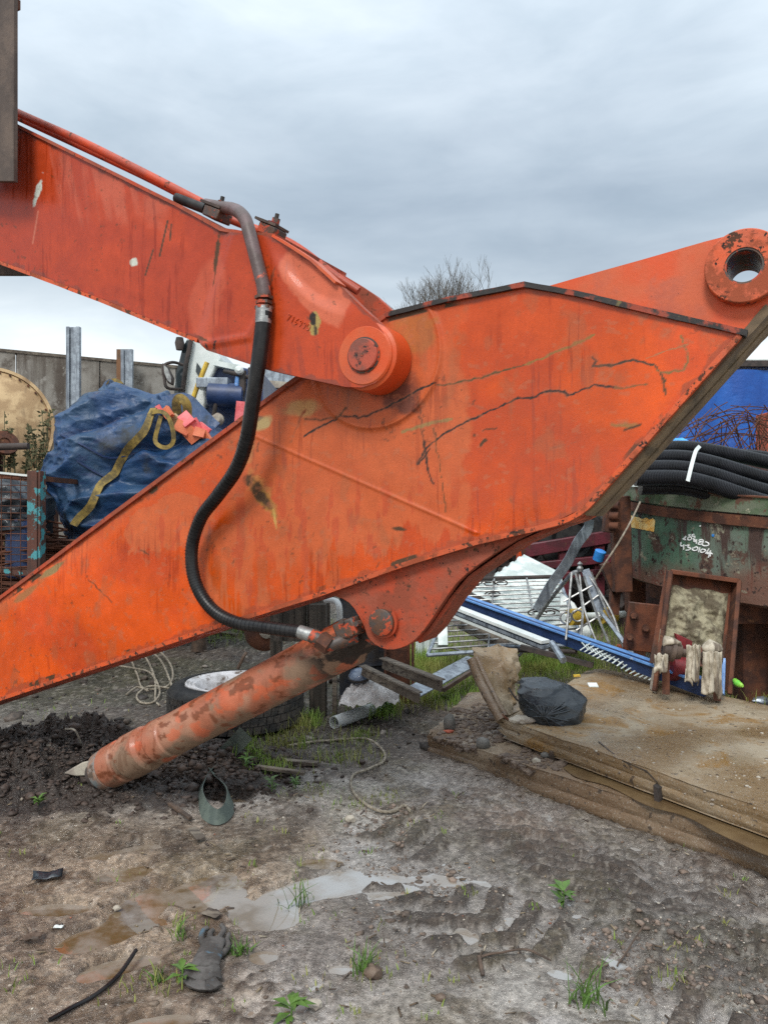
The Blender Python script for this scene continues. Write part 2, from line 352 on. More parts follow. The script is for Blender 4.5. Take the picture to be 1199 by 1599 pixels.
# ================= excavator arm
AA = math.radians(27); ca, sa = math.cos(AA), math.sin(AA); Z0 = 3.3
def PL(px, py, d=0.0):   # photo measurement -> arm frame (s along the plate, d away from the viewer, z up)
    u = (px-600)/F; v = (800-py)/F; t = (d+Z0*ca)/(u*sa+ca)
    return Vector((t*u*ca-(t-Z0)*sa, d, H+t*v))
def PLs(l, d=0.0): return [PL(p[0], p[1], p[2] if len(p) > 2 else d) for p in l]
arm = thing('excavator_arm', (0, Z0, 0), 'huge orange excavator boom and stick pinned together, with cylinder and black hose', 'excavator arm', rotz=-AA)
def unpl(s, z, d=0):
    x = s*ca+d*sa; y = Z0-s*sa+d*ca; return 600+F*x/y, 800-F*(z-H)/y
def ell(X, Y, cx, cy, rx, ry, rot=0, nz=.5, seed=3, nsc=.06):
    r = math.radians(rot); dx = X-cx; dy = Y-cy
    a = dx*math.cos(r)+dy*math.sin(r); b = -dx*math.sin(r)+dy*math.cos(r)
    return np.hypot(a/rx, b/ry)+(fbm(X, Y, nsc, 4, seed)-.5)*nz*2
def lerp(C, col, m): return C*(1-m[:, None])+np.array(col)[None]*m[:, None]
def panel(name, up, lo, d, step, nv, paint, disp, parent, label=None):
    U = [PL(*p, d) for p in up]; Lw = [PL(*p, d) for p in lo]
    s0 = max(U[0].x, Lw[0].x); s1 = min(U[-1].x, Lw[-1].x); ns = int((s1-s0)/step)
    S = np.linspace(s0, s1, ns); zu = np.interp(S, [p.x for p in U], [p.z for p in U]); zl = np.interp(S, [p.x for p in Lw], [p.z for p in Lw])
    V = np.linspace(0, 1, nv); SS = np.repeat(S[None], nv, 0).ravel(); ZZ = (zl[None]+(zu-zl)[None]*V[:, None]).ravel()
    X, Y = unpl(SS, ZZ, d); cols, rg = paint(X, Y, SS, ZZ); D = d+disp(X, Y, SS, ZZ)
    I = np.arange(ns*nv).reshape(nv, ns); Q = np.stack([I[:-1,:-1], I[:-1,1:], I[1:,1:], I[1:,:-1]], -1).reshape(-1, 4)
    o = npmesh(name, np.stack([SS, D, ZZ], 1), Q, M['panel'], cols, rg); o.parent = parent
    if label: o['label'] = label
    return o
WET = (.64,.076,.002); DRY = (.60,.125,.036); DEEP = (.47,.05,.010); OCH = (.30,.20,.05); BLK = (.022,.016,.013); BROWN = (.075,.035,.014)
UP = [(-230,1110),(60,895),(215,780),(455,603),(605,497),(700,473),(820,450),(900,464),(1000,488),(1150,522)]
LO = [(-230,1168),(0,1090),(340,975),(500,925),(620,882),(740,845),(860,818),(905,797),(930,772),(1150,524)]
SCR = [([(475,680),(500,667),(530,651),(555,650),(562,655),(600,640),(640,618),(680,598)], 1.5, BLK), ([(683,600),(695,602),(750,590),(820,570)], 1.4, (.10,.06,.02)), ([(820,570),(870,550),(905,535),(930,522)], 1.6, (.26,.13,.03)),
 ([(653,724),(665,700),(690,680),(730,658),(770,640),(810,621),(830,622),(850,612),(880,612),(887,619)], 1.5, BLK), ([(850,611),(882,611),(889,618),(910,608),(930,602),(960,606)], 1.4, BLK), ([(960,606),(985,605),(1010,600)], 1.2, (.22,.09,.03)),
 ([(925,558),(931,565),(926,574)], 2.0, BLK), ([(928,573),(960,570),(990,562),(1020,570),(1033,584)], 1.8, (.06,.035,.02)), ([(1020,570),(1035,587),(1041,615)], 1.9, (.09,.05,.02)), ([(1064,525),(1076,560),(1068,578),(1045,583),(1025,580)], 1.3, (.20,.13,.04)),
 ([(655,620),(662,700),(675,755)], .9, (.16,.05,.02)), ([(678,670),(690,740),(697,800)], .9, (.15,.06,.02)), ([(663,688),(667,728),(677,756)], 1.5, BLK), ([(655,724),(672,700)], 1.2, BLK), ([(630,675),(665,664),(705,655)], 2.2, (.30,.17,.06)),
 ([(478,655),(500,656),(525,651)], 1.0, BROWN), ([(530,651),(542,637)], 1.4, BROWN), ([(750,697),(759,687)], 2, BROWN), ([(755,672),(775,668)], 1, BROWN), ([(955,663),(985,666)], 1.8, (.28,.14,.04)), ([(975,672),(998,664)], 2, BROWN),
 ([(140,905),(175,940)], .9, BROWN), ([(220,860),(232,866)], 1, BROWN), ([(1010,560),(1075,538)], .9, (.36,.15,.06)), ([(455,690),(475,640)], .9, (.3,.08,.03)), ([(700,620),(760,640)], .7, (.33,.07,.03)), ([(860,700),(900,690)], .7, (.33,.07,.03))]
def paint_boom(X, Y, S, Z):
    n1 = fbm(S, Z, 3.5, 5, 11); n2 = fbm(S, Z, 22, 4, 12); dr = fbm(S*22, Z*2.2, 1, 4, 13)
    C = np.repeat(np.array([WET]), len(X), 0)
    C = lerp(C, DEEP, sst(n1, .45, .7)*.6)
    wob = (n1-.5)*95+(fbm(S, Z, 9, 4, 14)-.5)*70; drip = (dr-.5)*150
    right = sst(720+wob*.7-X, -5, 8); left = sst(X-360+wob, -40, 40); bot = sst(855+drip*.9-(X-560)*.05-Y, -6, 6)
    dry = right*left*bot
    r2 = ell(X, Y, 270, 815, 78, 40, -25, .45, 21, .03); dry = np.maximum(dry, sst(1.02-r2, 0, .05)*(Y+drip*.3 < 862))
    r3 = sst(1.0-ell(X, Y, 395, 895, 110, 78, -10, .35, 22, .02), 0, .06); dry = np.maximum(dry, r3)
    lines = sst(dr, .54, .58)*sst(Y, 780+n1*120, 850+n1*120); dry = dry*(1-.85*lines*(r3 > 0))
    top = sst(34-np.abs((Y-603)+(X-455)*.737)+(n1-.5)*40, 0, 20)*(X < 470); dry = np.maximum(dry, top*.7)
    up = sst(560+wob-Y, -10, 60)*(X > 640); 
    C = lerp(C, DRY, np.clip(dry*(.72+.5*(fbm(S, Z, 5, 4, 17)-.3)), 0, 1)); C = lerp(C, (.62,.078,.010), up*.7)
    # drips just wetted inside dry zone
    C = lerp(C, (.5,.06,.018), sst(fbm(S*30, Z*7, 1, 3, 15), .60, .64)*dry*.55*sst(Y, 700, 800))
    R = .20+.30*dry+.12*n2+.08*up
    C = C*((.86+.28*n2)*(.84+.32*sst(fbm(S, Z, 1.3, 4, 18), .32, .66)))[:, None]
    for (cx, cy, rx, ry, rot, col, a) in [(655,520,45,42,20,(.32,.14,.03),.55),(470,640,36,16,-10,(.52,.30,.12),.8),(405,662,26,12,-20,(.42,.33,.15),.9),(400,655,16,5,-20,(.12,.10,.07),.7),
        (388,708,12,30,12,(.46,.2,.07),.7),(374,700,6,16,5,(.14,.06,.03),.8),(405,760,17,34,-40,(.52,.22,.06),.7),(413,778,12,44,-30,(.36,.17,.035),.9),(404,770,12,38,-36,BROWN,1),(430,810,3,22,-8,(.5,.35,.1),.8),
        (625,620,36,34,0,(.045,.03,.028),.75),(620,600,50,40,0,(.16,.04,.025),.5),(625,827,14,4,10,BROWN,1),(986,664,14,5,10,(.3,.15,.05),.8),(90,885,28,6,-38,(.26,.19,.08),.95),(45,925,40,7,-38,(.28,.14,.05),.8),
        (445,720,4,26,-8,(.25,.05,.03),.5),(740,680,3,3,0,BROWN,.8),(470,830,5,20,10,(.30,.06,.03),.5)]:
        m = sst(1-ell(X, Y, cx, cy, rx, ry, rot, .6, int(cx), .11 if rx < 20 else .05), 0, .5)*a; C = lerp(C, col, m); R = R+(.8-R)*m
    for pts, w, col in SCR:
        dd = seg(X+(fbm(X, Y, .12, 2, 5)-.5)*5, Y+(fbm(X, Y, .12, 2, 6)-.5)*5, pts); mh = sst(w+2.6-dd, 0, 1.4)*sst(fbm(X, Y, .05, 3, 7), .45, .6); C = lerp(C, (.34,.10,.045), mh*.45); m = sst(w*1.15+.4-dd-(fbm(X, Y, .15, 3, 8)-.4)*1.2, 0, 1.0); C = lerp(C, col, m); R = R+(.7-R)*m
    # fine speckle, pits and hairline scuffs
    sp = sst(fbm(S, Z, 46, 4, 31), .74, .77)*sst(fbm(S, Z, 3, 3, 37), .45, .6); C = lerp(C, BROWN, sp*.6); C = lerp(C, (.30,.10,.04), sst(fbm(S*1.2, Z*.7, 12, 5, 38), .60, .72)*.35)
    hl = sst(fbm(S*4+Z*40, Z*6-S*30, 1, 3, 33), .70, .73); C = lerp(C, (.40,.13,.06), hl*.35)
    de = np.minimum(seg(X, Y, UP), seg(X, Y, LO)); m = sst(6-de+(fbm(S, Z, 16, 4, 41)-.5)*26, 0, 4); C = lerp(C, (.33,.06,.02), m*.8)
    bl = sst(fbm(S, Z, 17, 5, 42), .57, .60)*sst(fbm(S, Z, 2, 3, 43), .5, .6)*(de < 7); C = lerp(C, BROWN, bl)
    return C, np.clip(R, .22, .9)
pc = PL(585, 556); rd = .315
def disp_boom(X, Y, S, Z):
    r = np.hypot(S-pc.x, Z-pc.z); q = -.008*sst(rd-r, -.004, .004)-.007*np.exp(-((r-rd)/.010)**2)
    a = PL(396, 680); b = PL(745, 833); w = seg(S, Z, [(a.x,a.z),(b.x,b.z)]); q = q-.0055*np.exp(-(w/.006)**2)
    return q+(fbm(S, Z, 2.0, 3, 51)-.5)*.020
boom = panel('boom', UP, LO, 0, .0058, 250, paint_boom, disp_boom, arm)
def AO(name, mb, m, parent=boom, **k): return ob(name, mb, M[m], parent, local=True, **k)
def strip(pts, d0, d1, th, off=0, mb=None):
    """band standing across the plate along a polyline (list of arm-frame points at d=0)"""
    mb = mb or MB(); P = [Vector((p.x, 0, p.z)) for p in pts]; A = []; 
    for i, p in enumerate(P):
        t0 = (P[i]-P[i-1]).normalized() if i else (P[1]-P[0]).normalized(); t1 = (P[i+1]-P[i]).normalized() if i < len(P)-1 else t0
        n0 = Vector((-t0.z, 0, t0.x)); n1 = Vector((-t1.z, 0, t1.x)); n = (n0+n1).normalized(); A.append(n/max(n.dot(n0), .5))
    vs = []; fs = []
    for p, n in zip(P, A):
        a = p+n*off; b = p+n*(off+th); vs += [Vector((a.x,d0,a.z)), Vector((b.x,d0,b.z)), Vector((b.x,d1,b.z)), Vector((a.x,d1,a.z))]
    for i in range(len(P)-1):
        for k in range(4): fs.append((i*4+k, i*4+(k+1) % 4, i*4+4+(k+1) % 4, i*4+4+k))
    fs += [(3,2,1,0), tuple(len(vs)-4+k for k in range(4))]
    return mb.add(vs, fs)
def dens(pts, n=8):
    out = []
    for a, b in zip(pts[:-1], pts[1:]): out += [a.lerp(b, k/n) for k in range(n)]
    return out+[pts[-1]]
BW = .31
def jag(mb, a=.0015): return mb.warp(a, 28, 2)
AO('top_flange', jag(strip(dens(PLs(UP[:5])), -.014, BW+.03, .020)), 'orange_rust')
AO('top_flange', jag(strip(dens(PLs(UP[4:8])+[PL(1000,488),PL(1165,526)]), -.020, BW+.03, .020)), 'dark_edge')
lowp = PLs(LO[:5])+smooth_pts(PLs([(620,882),(740,845),(860,816),(905,797),(932,770)]), 4)[1:]
AO('bottom_flange', jag(strip(dens(lowp, 4), -.014, BW+.02, -.020)), 'orange_edge')
AO('end_flange', jag(strip(dens(PLs([(932,770),(1152,522)]), 20), -.014, .022, -.019)), 'orange_edge')
tn = strip(dens(PLs([(905,797),(932,770),(1152,522),(1196,473)]), 6), .022, .17, -.030); strip(dens(PLs([(905,797),(932,770),(1152,522),(1196,473)]), 6), .178, BW+.02, -.034, 0, tn)
AO('end_plate', jag(tn, .003), 'tan_steel')
far = PLs(UP)+PLs(LO)[::-1]
AO('far_side_plate', MB().prism([Vector((p.x, BW, p.z)) for p in far], (0,.018,0)), 'orange_rust')
# nose with the hollow boss
lug = [(835,449),(900,430),(1000,402),(1100,373),(1135,364),(1165,360),(1200,366),(1224,388),(1232,420),(1226,446),(1196,474),(1150,528),(1000,497),(820,458)]
hc = PL(1163,421,.03); hr = .064
hole = [Vector((hc.x+hr*math.cos(t), .03, hc.z+hr*math.sin(t))) for t in [PI*.75+2*PI*k/32 for k in range(33)]]
outer = [Vector((PL(x,y).x, .03, PL(x,y).z)) for x, y in lug]
k0 = min(range(len(outer)), key=lambda i: (outer[i]-hole[0]).length)
key = outer[k0:]+outer[:k0+1]
area = sum(key[i].x*key[(i+1) % len(key)].z-key[(i+1) % len(key)].x*key[i].z for i in range(len(key)))
if area > 0: hole = hole[::-1]
AO('nose_plate', MB().prism(key+hole, (0,.20,0)), 'orange', angle=25)
AO('nose_boss', MB().ring((hc.x,0,hc.z), (0,1,0), hr-.001, .128, -.022, .25, 64), 'orange_edge', bevel=.004)
AO('boss_sleeve', MB().ring((hc.x,0,hc.z), (0,1,0), hr-.008, hr, -.018, .245, 48), 'pin_dark')
AO('foot_boss', MB().lathe((PL(-225,1140).x,0,PL(-225,1140).z), (0,1,0), [(-.04,.15),(.36,.15)], 40), 'orange')
# lower lug pair and its cross plate
lg = smooth_pts(PLs([(455,936),(505,931),(540,943),(561,975),(573,1002),(600,1017),(632,1010),(658,986),(692,936),(722,900),(800,846),(905,799)]), 3)+PLs([(860,815),(740,842),(620,878),(500,920)])
AO('lug_plate', MB().prism([Vector((p.x,.03,p.z)) for p in lg], (0,.045,0)), 'orange_rust', bevel=.004)
AO('lug_plate', MB().prism([Vector((p.x,.25,p.z)) for p in lg], (0,.045,0)), 'orange_rust')
AO('cross_plate', strip(dens(PLs([(640,1004),(658,986),(692,936),(722,900),(800,846),(905,799)])), .07, .25, -.015, -.004), 'orange_rust')
c = PL(601,971,.03); AO('lug_pin', MB().lathe((c.x,0,c.z), (0,1,0), [(-.012,.05),(-.008,.058),(.30,.058)], 40), 'pin_dark')
AO('pin_collar', MB().ring((c.x,0,c.z), (0,1,0), .058, .070, .008, .035, 40), 'orange_rust')
# bolts / small mark on lug
# ----- stick
SU = [(-150,108),(22,196),(275,322),(347,362),(385,368),(432,372),(465,392),(492,410),(530,445),(560,475),(590,502),(605,522),(613,542),(616,557)]
SLo = [(-150,350),(0,407),(160,467),(312,530),(330,549),(415,577),(480,592),(545,606),(571,607),(592,600),(608,580),(616,559)]
SD = -.135
def paint_stick(X, Y, S, Z):
    n1 = fbm(S, Z, 2.6, 5, 61); n2 = fbm(S, Z, 20, 4, 62); dr = fbm(S*16+Z*4, Z*1.6, 1, 4, 63)
    C = np.repeat(np.array([(.39,.044,.012)]), len(X), 0)
    lft = sst(300-X, -60, 100); C = lerp(C, (.40,.045,.013), lft*.6)
    C = lerp(C, (.50,.058,.010), sst(n1, .45, .62)*.7*(1-.4*lft))
    pk = sst(1-ell(X, Y, 150, 300, 120, 60, 27, .5, 7, .02), 0, .4)*sst(dr, .4, .6); C = lerp(C, (.50,.12,.07), pk*.55)
    pk2 = sst(1-ell(X, Y, 500, 440, 75, 45, 42, .4, 8, .02), 0, .12); C = lerp(C, (.58,.14,.07), pk2*.8)
    pk3 = sst(1-ell(X, Y, 330, 460, 30, 80, 12, .4, 9, .02), 0, .3); C = lerp(C, (.53,.10,.045), pk3*.6)
    dl = sst(fbm(S*34+Z*6, Z*2.5, 1, 3, 65), .55, .60)*sst(Y-540+(X-420)*-.22+(n1-.5)*60, -30, 10); C = lerp(C, (.26,.04,.02), dl*.5)
    rh = .26+.28*np.maximum(pk, pk2)+.15*n2
    C = C*(.86+.28*n2)[:, None]; R = rh
    for (cx, cy, rx, ry, rot, col, a) in [(59,298,4.5,26,16,(.55,.58,.52),1),(209,410,7,8,0,(.52,.54,.47),1),(497,506,9,19,-4,(.36,.26,.08),1),(495,500,6,10,0,BLK,1),(499,518,3.5,9,0,BLK,.9),
        (339,395,4,36,8,BROWN,1),(337,430,2,22,6,BROWN,.8),(318,530,16,3,20,BROWN,.9),(430,440,2.5,30,15,BROWN,.6)]:
        m = sst(1-ell(X, Y, cx, cy, rx, ry, rot, .55, int(cx), .12), 0, .2)*a; C = lerp(C, col, m); R = R+(.75-R)*m
    for pts, w, col in [([(262,345),(250,400)], .9, BROWN),([(240,390),(228,430)], .7, BROWN),([(60,330),(52,380)], .6, (.5,.14,.08)),([(268,350),(266,375)], .8, BROWN),([(330,540),(335,560)], .9, BLK),([(345,535),(338,555)], .8, BLK)]:
        m = sst(w+1-seg(X, Y, pts), 0, 1); C = lerp(C, col, m)
    sp = sst(fbm(S, Z, 46, 4, 31), .76, .80)*sst(fbm(S, Z, 3, 3, 37), .45, .6); C = lerp(C, BROWN, sp*.6)
    de = np.minimum(seg(X, Y, SU), seg(X, Y, SLo)); m = sst(4-de+(fbm(S, Z, 18, 4, 66)-.5)*22, 0, 4); C = lerp(C, (.22,.05,.03), m*.8)
    return C, np.clip(R, .24, .9)
def disp_stick(X, Y, S, Z):
    e = (X-(350-(Y-365)*.29)); q = -.030*sst(e, -2, 26)
    low = seg(X, Y, [(300,545),(395,528),(412,495)]); q = q-.010*np.exp(-(low/7)**2)
    far_ = ell(X, Y, 500, 430, 90, 42, 42, 0, 1, .02); q = q+.02*sst(1-far_, 0, .5)
    return q*sst(616-X, 0, 5)+(fbm(S, Z, 2.2, 3, 52)-.5)*.014
stick = panel('stick', SU, SLo, SD, .0065, 110, paint_stick, disp_stick, arm)
def rel(pts, dd): return [Vector((p.x, dd, p.z)) for p in pts]
SP = PLs(SU, SD)+PLs(SLo, SD)[::-1]
AO('side_plate', MB().prism(rel(SP, SD+.008), (0,.05,0)), 'orange_rust', stick)
AO('side_plate', MB().prism(rel(SP, BW+.10), (0,.06,0)), 'orange_rust', stick)
AO('top_flange', jag(strip(dens(PLs(SU[:6], SD)), SD-.012, BW+.17, .016)), 'orange_rust', stick)
AO('top_flange', strip(dens(PLs(SU[5:9], SD)), SD-.034, SD+.05, .012, -.004), 'orange', stick)
AO('bottom_flange', jag(strip(dens(PLs(SLo[:4], SD)), SD-.014, BW+.16, -.018)), 'orange_edge', stick)
c = PL(571,556,SD-.02)
AO('pivot_boss', MB().lathe((c.x,0,c.z), (0,1,0), [(SD-.034,.118),(SD-.028,.126),(SD-.022,.127),(SD-.014,.141),(-.012,.143)], 72), 'orange', stick, angle=30)
AO('pivot_pin', MB().lathe((c.x,0,c.z), (0,1,0), [(SD-.050,.064),(SD-.046,.068),(SD-.02,.068)], 40), 'pin', stick)
AO('pin_groove', MB().ring((c.x,0,c.z), (0,1,0), .068, .075, SD-.038, SD-.03, 40), 'pin_dark', stick)
AO('pin_centre', MB().lathe((c.x,0,c.z), (0,1,0), [(SD-.052,.007),(SD-.04,.007)], 12), 'pin_dark', stick)
# cast number on the stick, raised and painted over
def stroke_text(s, org, ux, uy, h, r, nrm=None):
    G7 = {'0': [[(0,.5),(.15,.1),(.5,0),(.85,.1),(1,.5),(.85,.9),(.5,1),(.15,.9),(0,.5)]], '1': [[(.5,0),(.6,1)]], '2': [[(0,.8),(.4,1),(.9,.8),(.6,.4),(0,0),(1,.05)]],
      '3': [[(0,.9),(.6,1),(.8,.75),(.3,.55),(.9,.3),(.6,0),(0,.05)]], '4': [[(.15,1),(0,.45),(.9,.35)],[(.8,.9),(.6,-.1)]], '8': [[(.5,.5),(.1,.75),(.5,1),(.9,.75),(.5,.5),(.05,.25),(.5,0),(.95,.25),(.5,.5)]],
      '7': [[(0,1),(.9,1),(.3,0)]], '6': [[(.8,1),(.2,.6),(.1,.2),(.5,0),(.9,.25),(.5,.5),(.1,.35)]], '9': [[(.9,.6),(.5,.45),(.1,.7),(.5,1),(.9,.8),(.8,.3),(.5,0)]], '5': [[(.9,1),(.2,1),(.1,.55),(.7,.6),(.9,.25),(.5,0),(0,.1)]],
      'v': [[(0,.9),(.4,.1),(.8,.9)]], 'c': [[(.9,.8),(.4,.9),(.1,.4),(.5,.05),(.9,.2)]]}
    out = []; x = 0
    for ch in s:
        for st in G7.get(ch, []):
            out.append([org+ux*((x+px*.62)*h)+uy*(py*h) for px, py in st])
        x += .85
    return out
mb = MB(); uu = (PL(480,508,SD)-PL(446,491,SD)).normalized(); vv = Vector((-uu.z,0,uu.x))
for st in stroke_text('716990', PL(447,499,SD-.033), uu, vv, .027, .002): mb.tube(st, .0021, 5)
AO('cast_number', mb, 'orange', stick)
# pipes on the stick
def hp(name, pts, r, m, par=arm, n=14, k=8): return AO(name, MB().tube(smooth_pts(PLs(pts), k), r, n), m, par)
hp('hydraulic_pipe', [(-140,96,.03),(22,173,.03),(120,217,.03),(220,267,.03),(322,320,.03)], .022, 'pipe_orange')
hp('hydraulic_pipe', [(-140,106,.14),(22,180,.14),(220,272,.14),(345,336,.14),(430,369,.16),(470,390,.2),(520,428,.26),(560,455,.3)], .021, 'pipe_orange')
gp = hp('bent_pipe', [(322,320,.02),(345,324,-.02),(368,328,-.09),(383,342,-.17),(391,368,-.20),(402,410,-.205),(411,445,-.205),(413,462,-.205)], .030, 'pipe_grey')
AO('rubber_sleeve', MB().tube(PLs([(276,309,-.03),(322,327,-.03)]), .024, 12), 'rubber', gp)
for a in (462, 470, 478):
    p = PL(412.5, a, -.205); q = PL(412.5, a+5, -.205); AO('fitting_nut', MB().tube([p, q], .040 if a != 470 else .035, 6), 'pin_dark', gp)
def clamp(px, py, d):
    cl = AO('pipe_clamp', MB().box(PL(px, py, d), (.10,.10,.05), Matrix.Rotation(.45, 3, 'Y')), 'pin_dark', arm, bevel=.006)
    AO('clamp_plate', MB().box(PL(px, py-12, d), (.13,.11,.012), Matrix.Rotation(.45, 3, 'Y')), 'link', cl)
    p = PL(px+4, py-10, d); AO('bolt', MB().tube([p, p+Vector((.012,0,.035))], .019, 6), 'pin_dark', cl); AO('bolt_shank', MB().tube([p+Vector((.01,0,.03)), p+Vector((.017,0,.055))], .010, 8), 'dark', cl)
    return cl
clamp(340, 336, -.02); c2 = clamp(425, 363, .06)
AO('red_nut', MB().tube([PL(426,353,.06), PL(428,347,.06)], .028, 6), 'redpaint', c2)
# link plate hanging from above at the left
lk = AO('link_plate', MB().prism(PLs([(-70,-160),(22,-160),(22,283),(-70,283)], -.28), (0,.025,0)), 'link', arm, bevel=.003)
AO('knob', MB().box(PL(21,6,-.25), (.05,.05,.05)), 'rust', lk)
AO('link_plate', MB().prism(PLs([(-70,398),(20,412),(48,428),(-70,428)], .30), (0,.05,0)), 'link', arm)
# ----- hose
hs = [(413,488,-.205),(411,510,-.21),(405,560,-.215),(395,630,-.20),(385,690,-.17),(368,735,-.14),(340,775,-.11),(315,808,-.09),(301,850,-.08),(301,890,-.08),(312,925,-.08),(335,955,-.08),(370,973,-.07),(420,981,-.06),(472,988,-.045)]
hose = hp('hydraulic_hose', hs, [.036-.006*min(1, i/60) for i in range((len(hs)-1)*8+1)], 'hose', arm, 16)
AO('hose_ferrule', MB().tube(PLs([(412.5,480,-.205),(411.5,506,-.21)]), .036, 16), 'steel', hose)
AO('hose_ferrule', MB().tube(PLs([(468,987,-.046),(490,994,-.042)]), .031, 16), 'steel', hose)
sp = smooth_pts(PLs(hs), 24); wr = MB()
for i in range(90, len(sp)-2, 3): wr.tube([sp[i], sp[i]+(sp[i+1]-sp[i])*.35], .0318+.004*(1-i/len(sp)), 14, False)
AO('spiral_guard', wr, 'hose', hose)
elb = hp('elbow_fitting', [(488,993,-.042),(505,1002,-.04),(515,1008,-.03),(530,1003,-.01),(556,996,.05)], [.034]*8+[.028]*16+[.03]*9, 'pin_dark', hose)
AO('banjo_nut', MB().tube(PLs([(500,999,-.04),(516,1010,-.035)]), .043, 6), 'rust', hose)
# ----- hydraulic cylinder
A = PL(600,975,.165); B = PL(150,1211,.165); ax = (B-A); L = ax.length; ax.normalize()
def fr(px):
    best = min(range(201), key=lambda i: abs(unpl((A+ax*L*i/200).x, (A+ax*L*i/200).z, .165)[0]-px)); return L*best/200
f = fr
prof = [(f(585),.070),(f(560),.09),(f(552),.112),(f(500),.112),(f(274),.110),(f(273),.106),(f(269),.106),(f(268),.114),(f(250),.118),(f(245),.106),(f(236),.105),(f(231),.121),(f(206),.123),(f(202),.112),(f(197),.111),(f(194),.118),(f(176),.117),(f(172),.104)]
prof.sort()
def paint_cyl(n, dist, theta, rad):
    S = dist; T = theta
    x = np.cos(T)*.7; y = np.sin(T)*.7
    Q = ((T+PI) % (2*PI))*.133; n1 = fbm(S, Q, 4.5, 5, 71); n2 = fbm(S, Q, 22, 4, 72)
    C = np.repeat(np.array([(.36,.125,.07)]), n, 0); C = lerp(C, (.42,.22,.145), sst(n1, .45, .65)*.8)
    C = lerp(C, (.42,.075,.022), sst(.50-S, -.1, .3)*.8)
    # dried mud patches, heavier towards the underside
    mud = sst(fbm(S, Q, 6, 7, 73)+.16*(-np.sin(T)), .46, .62); C = lerp(C, (.21,.15,.10), mud*.85); C = lerp(C, (.60,.10,.03), sst(fbm(S, Q, 9, 4, 77), .6, .64)*.5)
    rs = sst(fbm(S, Q, 16, 5, 74), .63, .67); C = lerp(C, (.17,.05,.02), rs*.85)
    gr = sst(fbm(S, Q, 11, 5, 75)+.25*sst(.25-S, 0, .2), .50, .54)*sst(.42-S, -.05, .12); C = lerp(C, BLK, gr*.95)
    end = sst(S, L*.93, L*.95)*sst(fbm(S*8, T*2, 2, 3, 76), .35, .5); C = lerp(C, (.16,.20,.22), end*.7)
    return C*(.85+.3*n2)[:, None], np.clip(.5+.3*mud, .3, .9)
def cyl_mesh(name, prof, m, parent, seg_=96, sub=.012):
    D = []; R = []
    for (d0, r0), (d1, r1) in zip(prof[:-1], prof[1:]):
        k = max(1, int((d1-d0)/sub)); 
        for i in range(k): D.append(d0+(d1-d0)*i/k); R.append(r0+(r1-r0)*i/k)
    D.append(prof[-1][0]); R.append(prof[-1][1]); D = np.array(D); R = np.array(R)
    e1 = Vector((0,1,0)); e2 = ax.cross(e1).normalized()
    if e2.z < 0: e2 = -e2
    T = np.linspace(0, 2*PI, seg_, endpoint=False); DD = np.repeat(D, seg_); RR = np.repeat(R, seg_); TT = np.tile(T, len(D))
    P = np.array(A)[None]+DD[:, None]*np.array(ax)[None]+(RR*np.cos(TT))[:, None]*np.array(-e1)[None]+(RR*np.sin(TT))[:, None]*np.array(e2)[None]
    I = np.arange(len(D)*seg_).reshape(len(D), seg_); J = np.roll(I, -1, 1); Q = np.stack([I[:-1], J[:-1], J[1:], I[1:]], -1).reshape(-1, 4)
    c, r = paint_cyl(len(P), DD, TT, RR); o = npmesh(name, P, Q, m, c, r); o.parent = parent; o.data.set_sharp_from_angle(angle=math.radians(28)); return o
cyl = cyl_mesh('hydraulic_cylinder', prof, M['panel'], arm)
def clat(name, pr, m): return AO(name, MB().lathe(A, ax, pr, 48), m, cyl)
clat('gland_ring', [(f(174),.104),(f(172),.112),(f(163),.110),(f(160),.094)], 'dirty_grey')
clat('rod', [(f(164),.075),(f(150),.072),(f(130),.055)], 'dark')
EYE = PL(135,1210,.13)
AO('rod_end', MB().prism([PL(98,1209,.12),PL(112,1201,.12),PL(128,1192,.12),PL(150,1186,.12),PL(156,1200,.12),PL(138,1213,.12),PL(118,1214,.12)], (0,.05,0)).warp(.008,26), 'palestone', cyl, bevel=.008)
AO('barrel_eye', MB().lathe((A.x,0,A.z), (0,1,0), [(.085,.085),(.245,.085)], 32), 'pin_dark', cyl)
AO('head_block', MB().beam(A+ax*.02, A+ax*.22, .12, .13).warp(.004,12), 'pin_dark', cyl, bevel=.015)
AO('port_block', MB().box(PL(545,982,.02), (.11,.08,.08), Matrix.Rotation(-.4, 3, 'Y')), 'pin_dark', cyl, bevel=.01)
for (x, y) in ((533,972),(556,975),(548,990)):
    p = PL(x, y, -.03); AO('bolt', MB().tube([p, p+Vector((0,.04,0))], .013, 6), 'pin_dark', cyl)
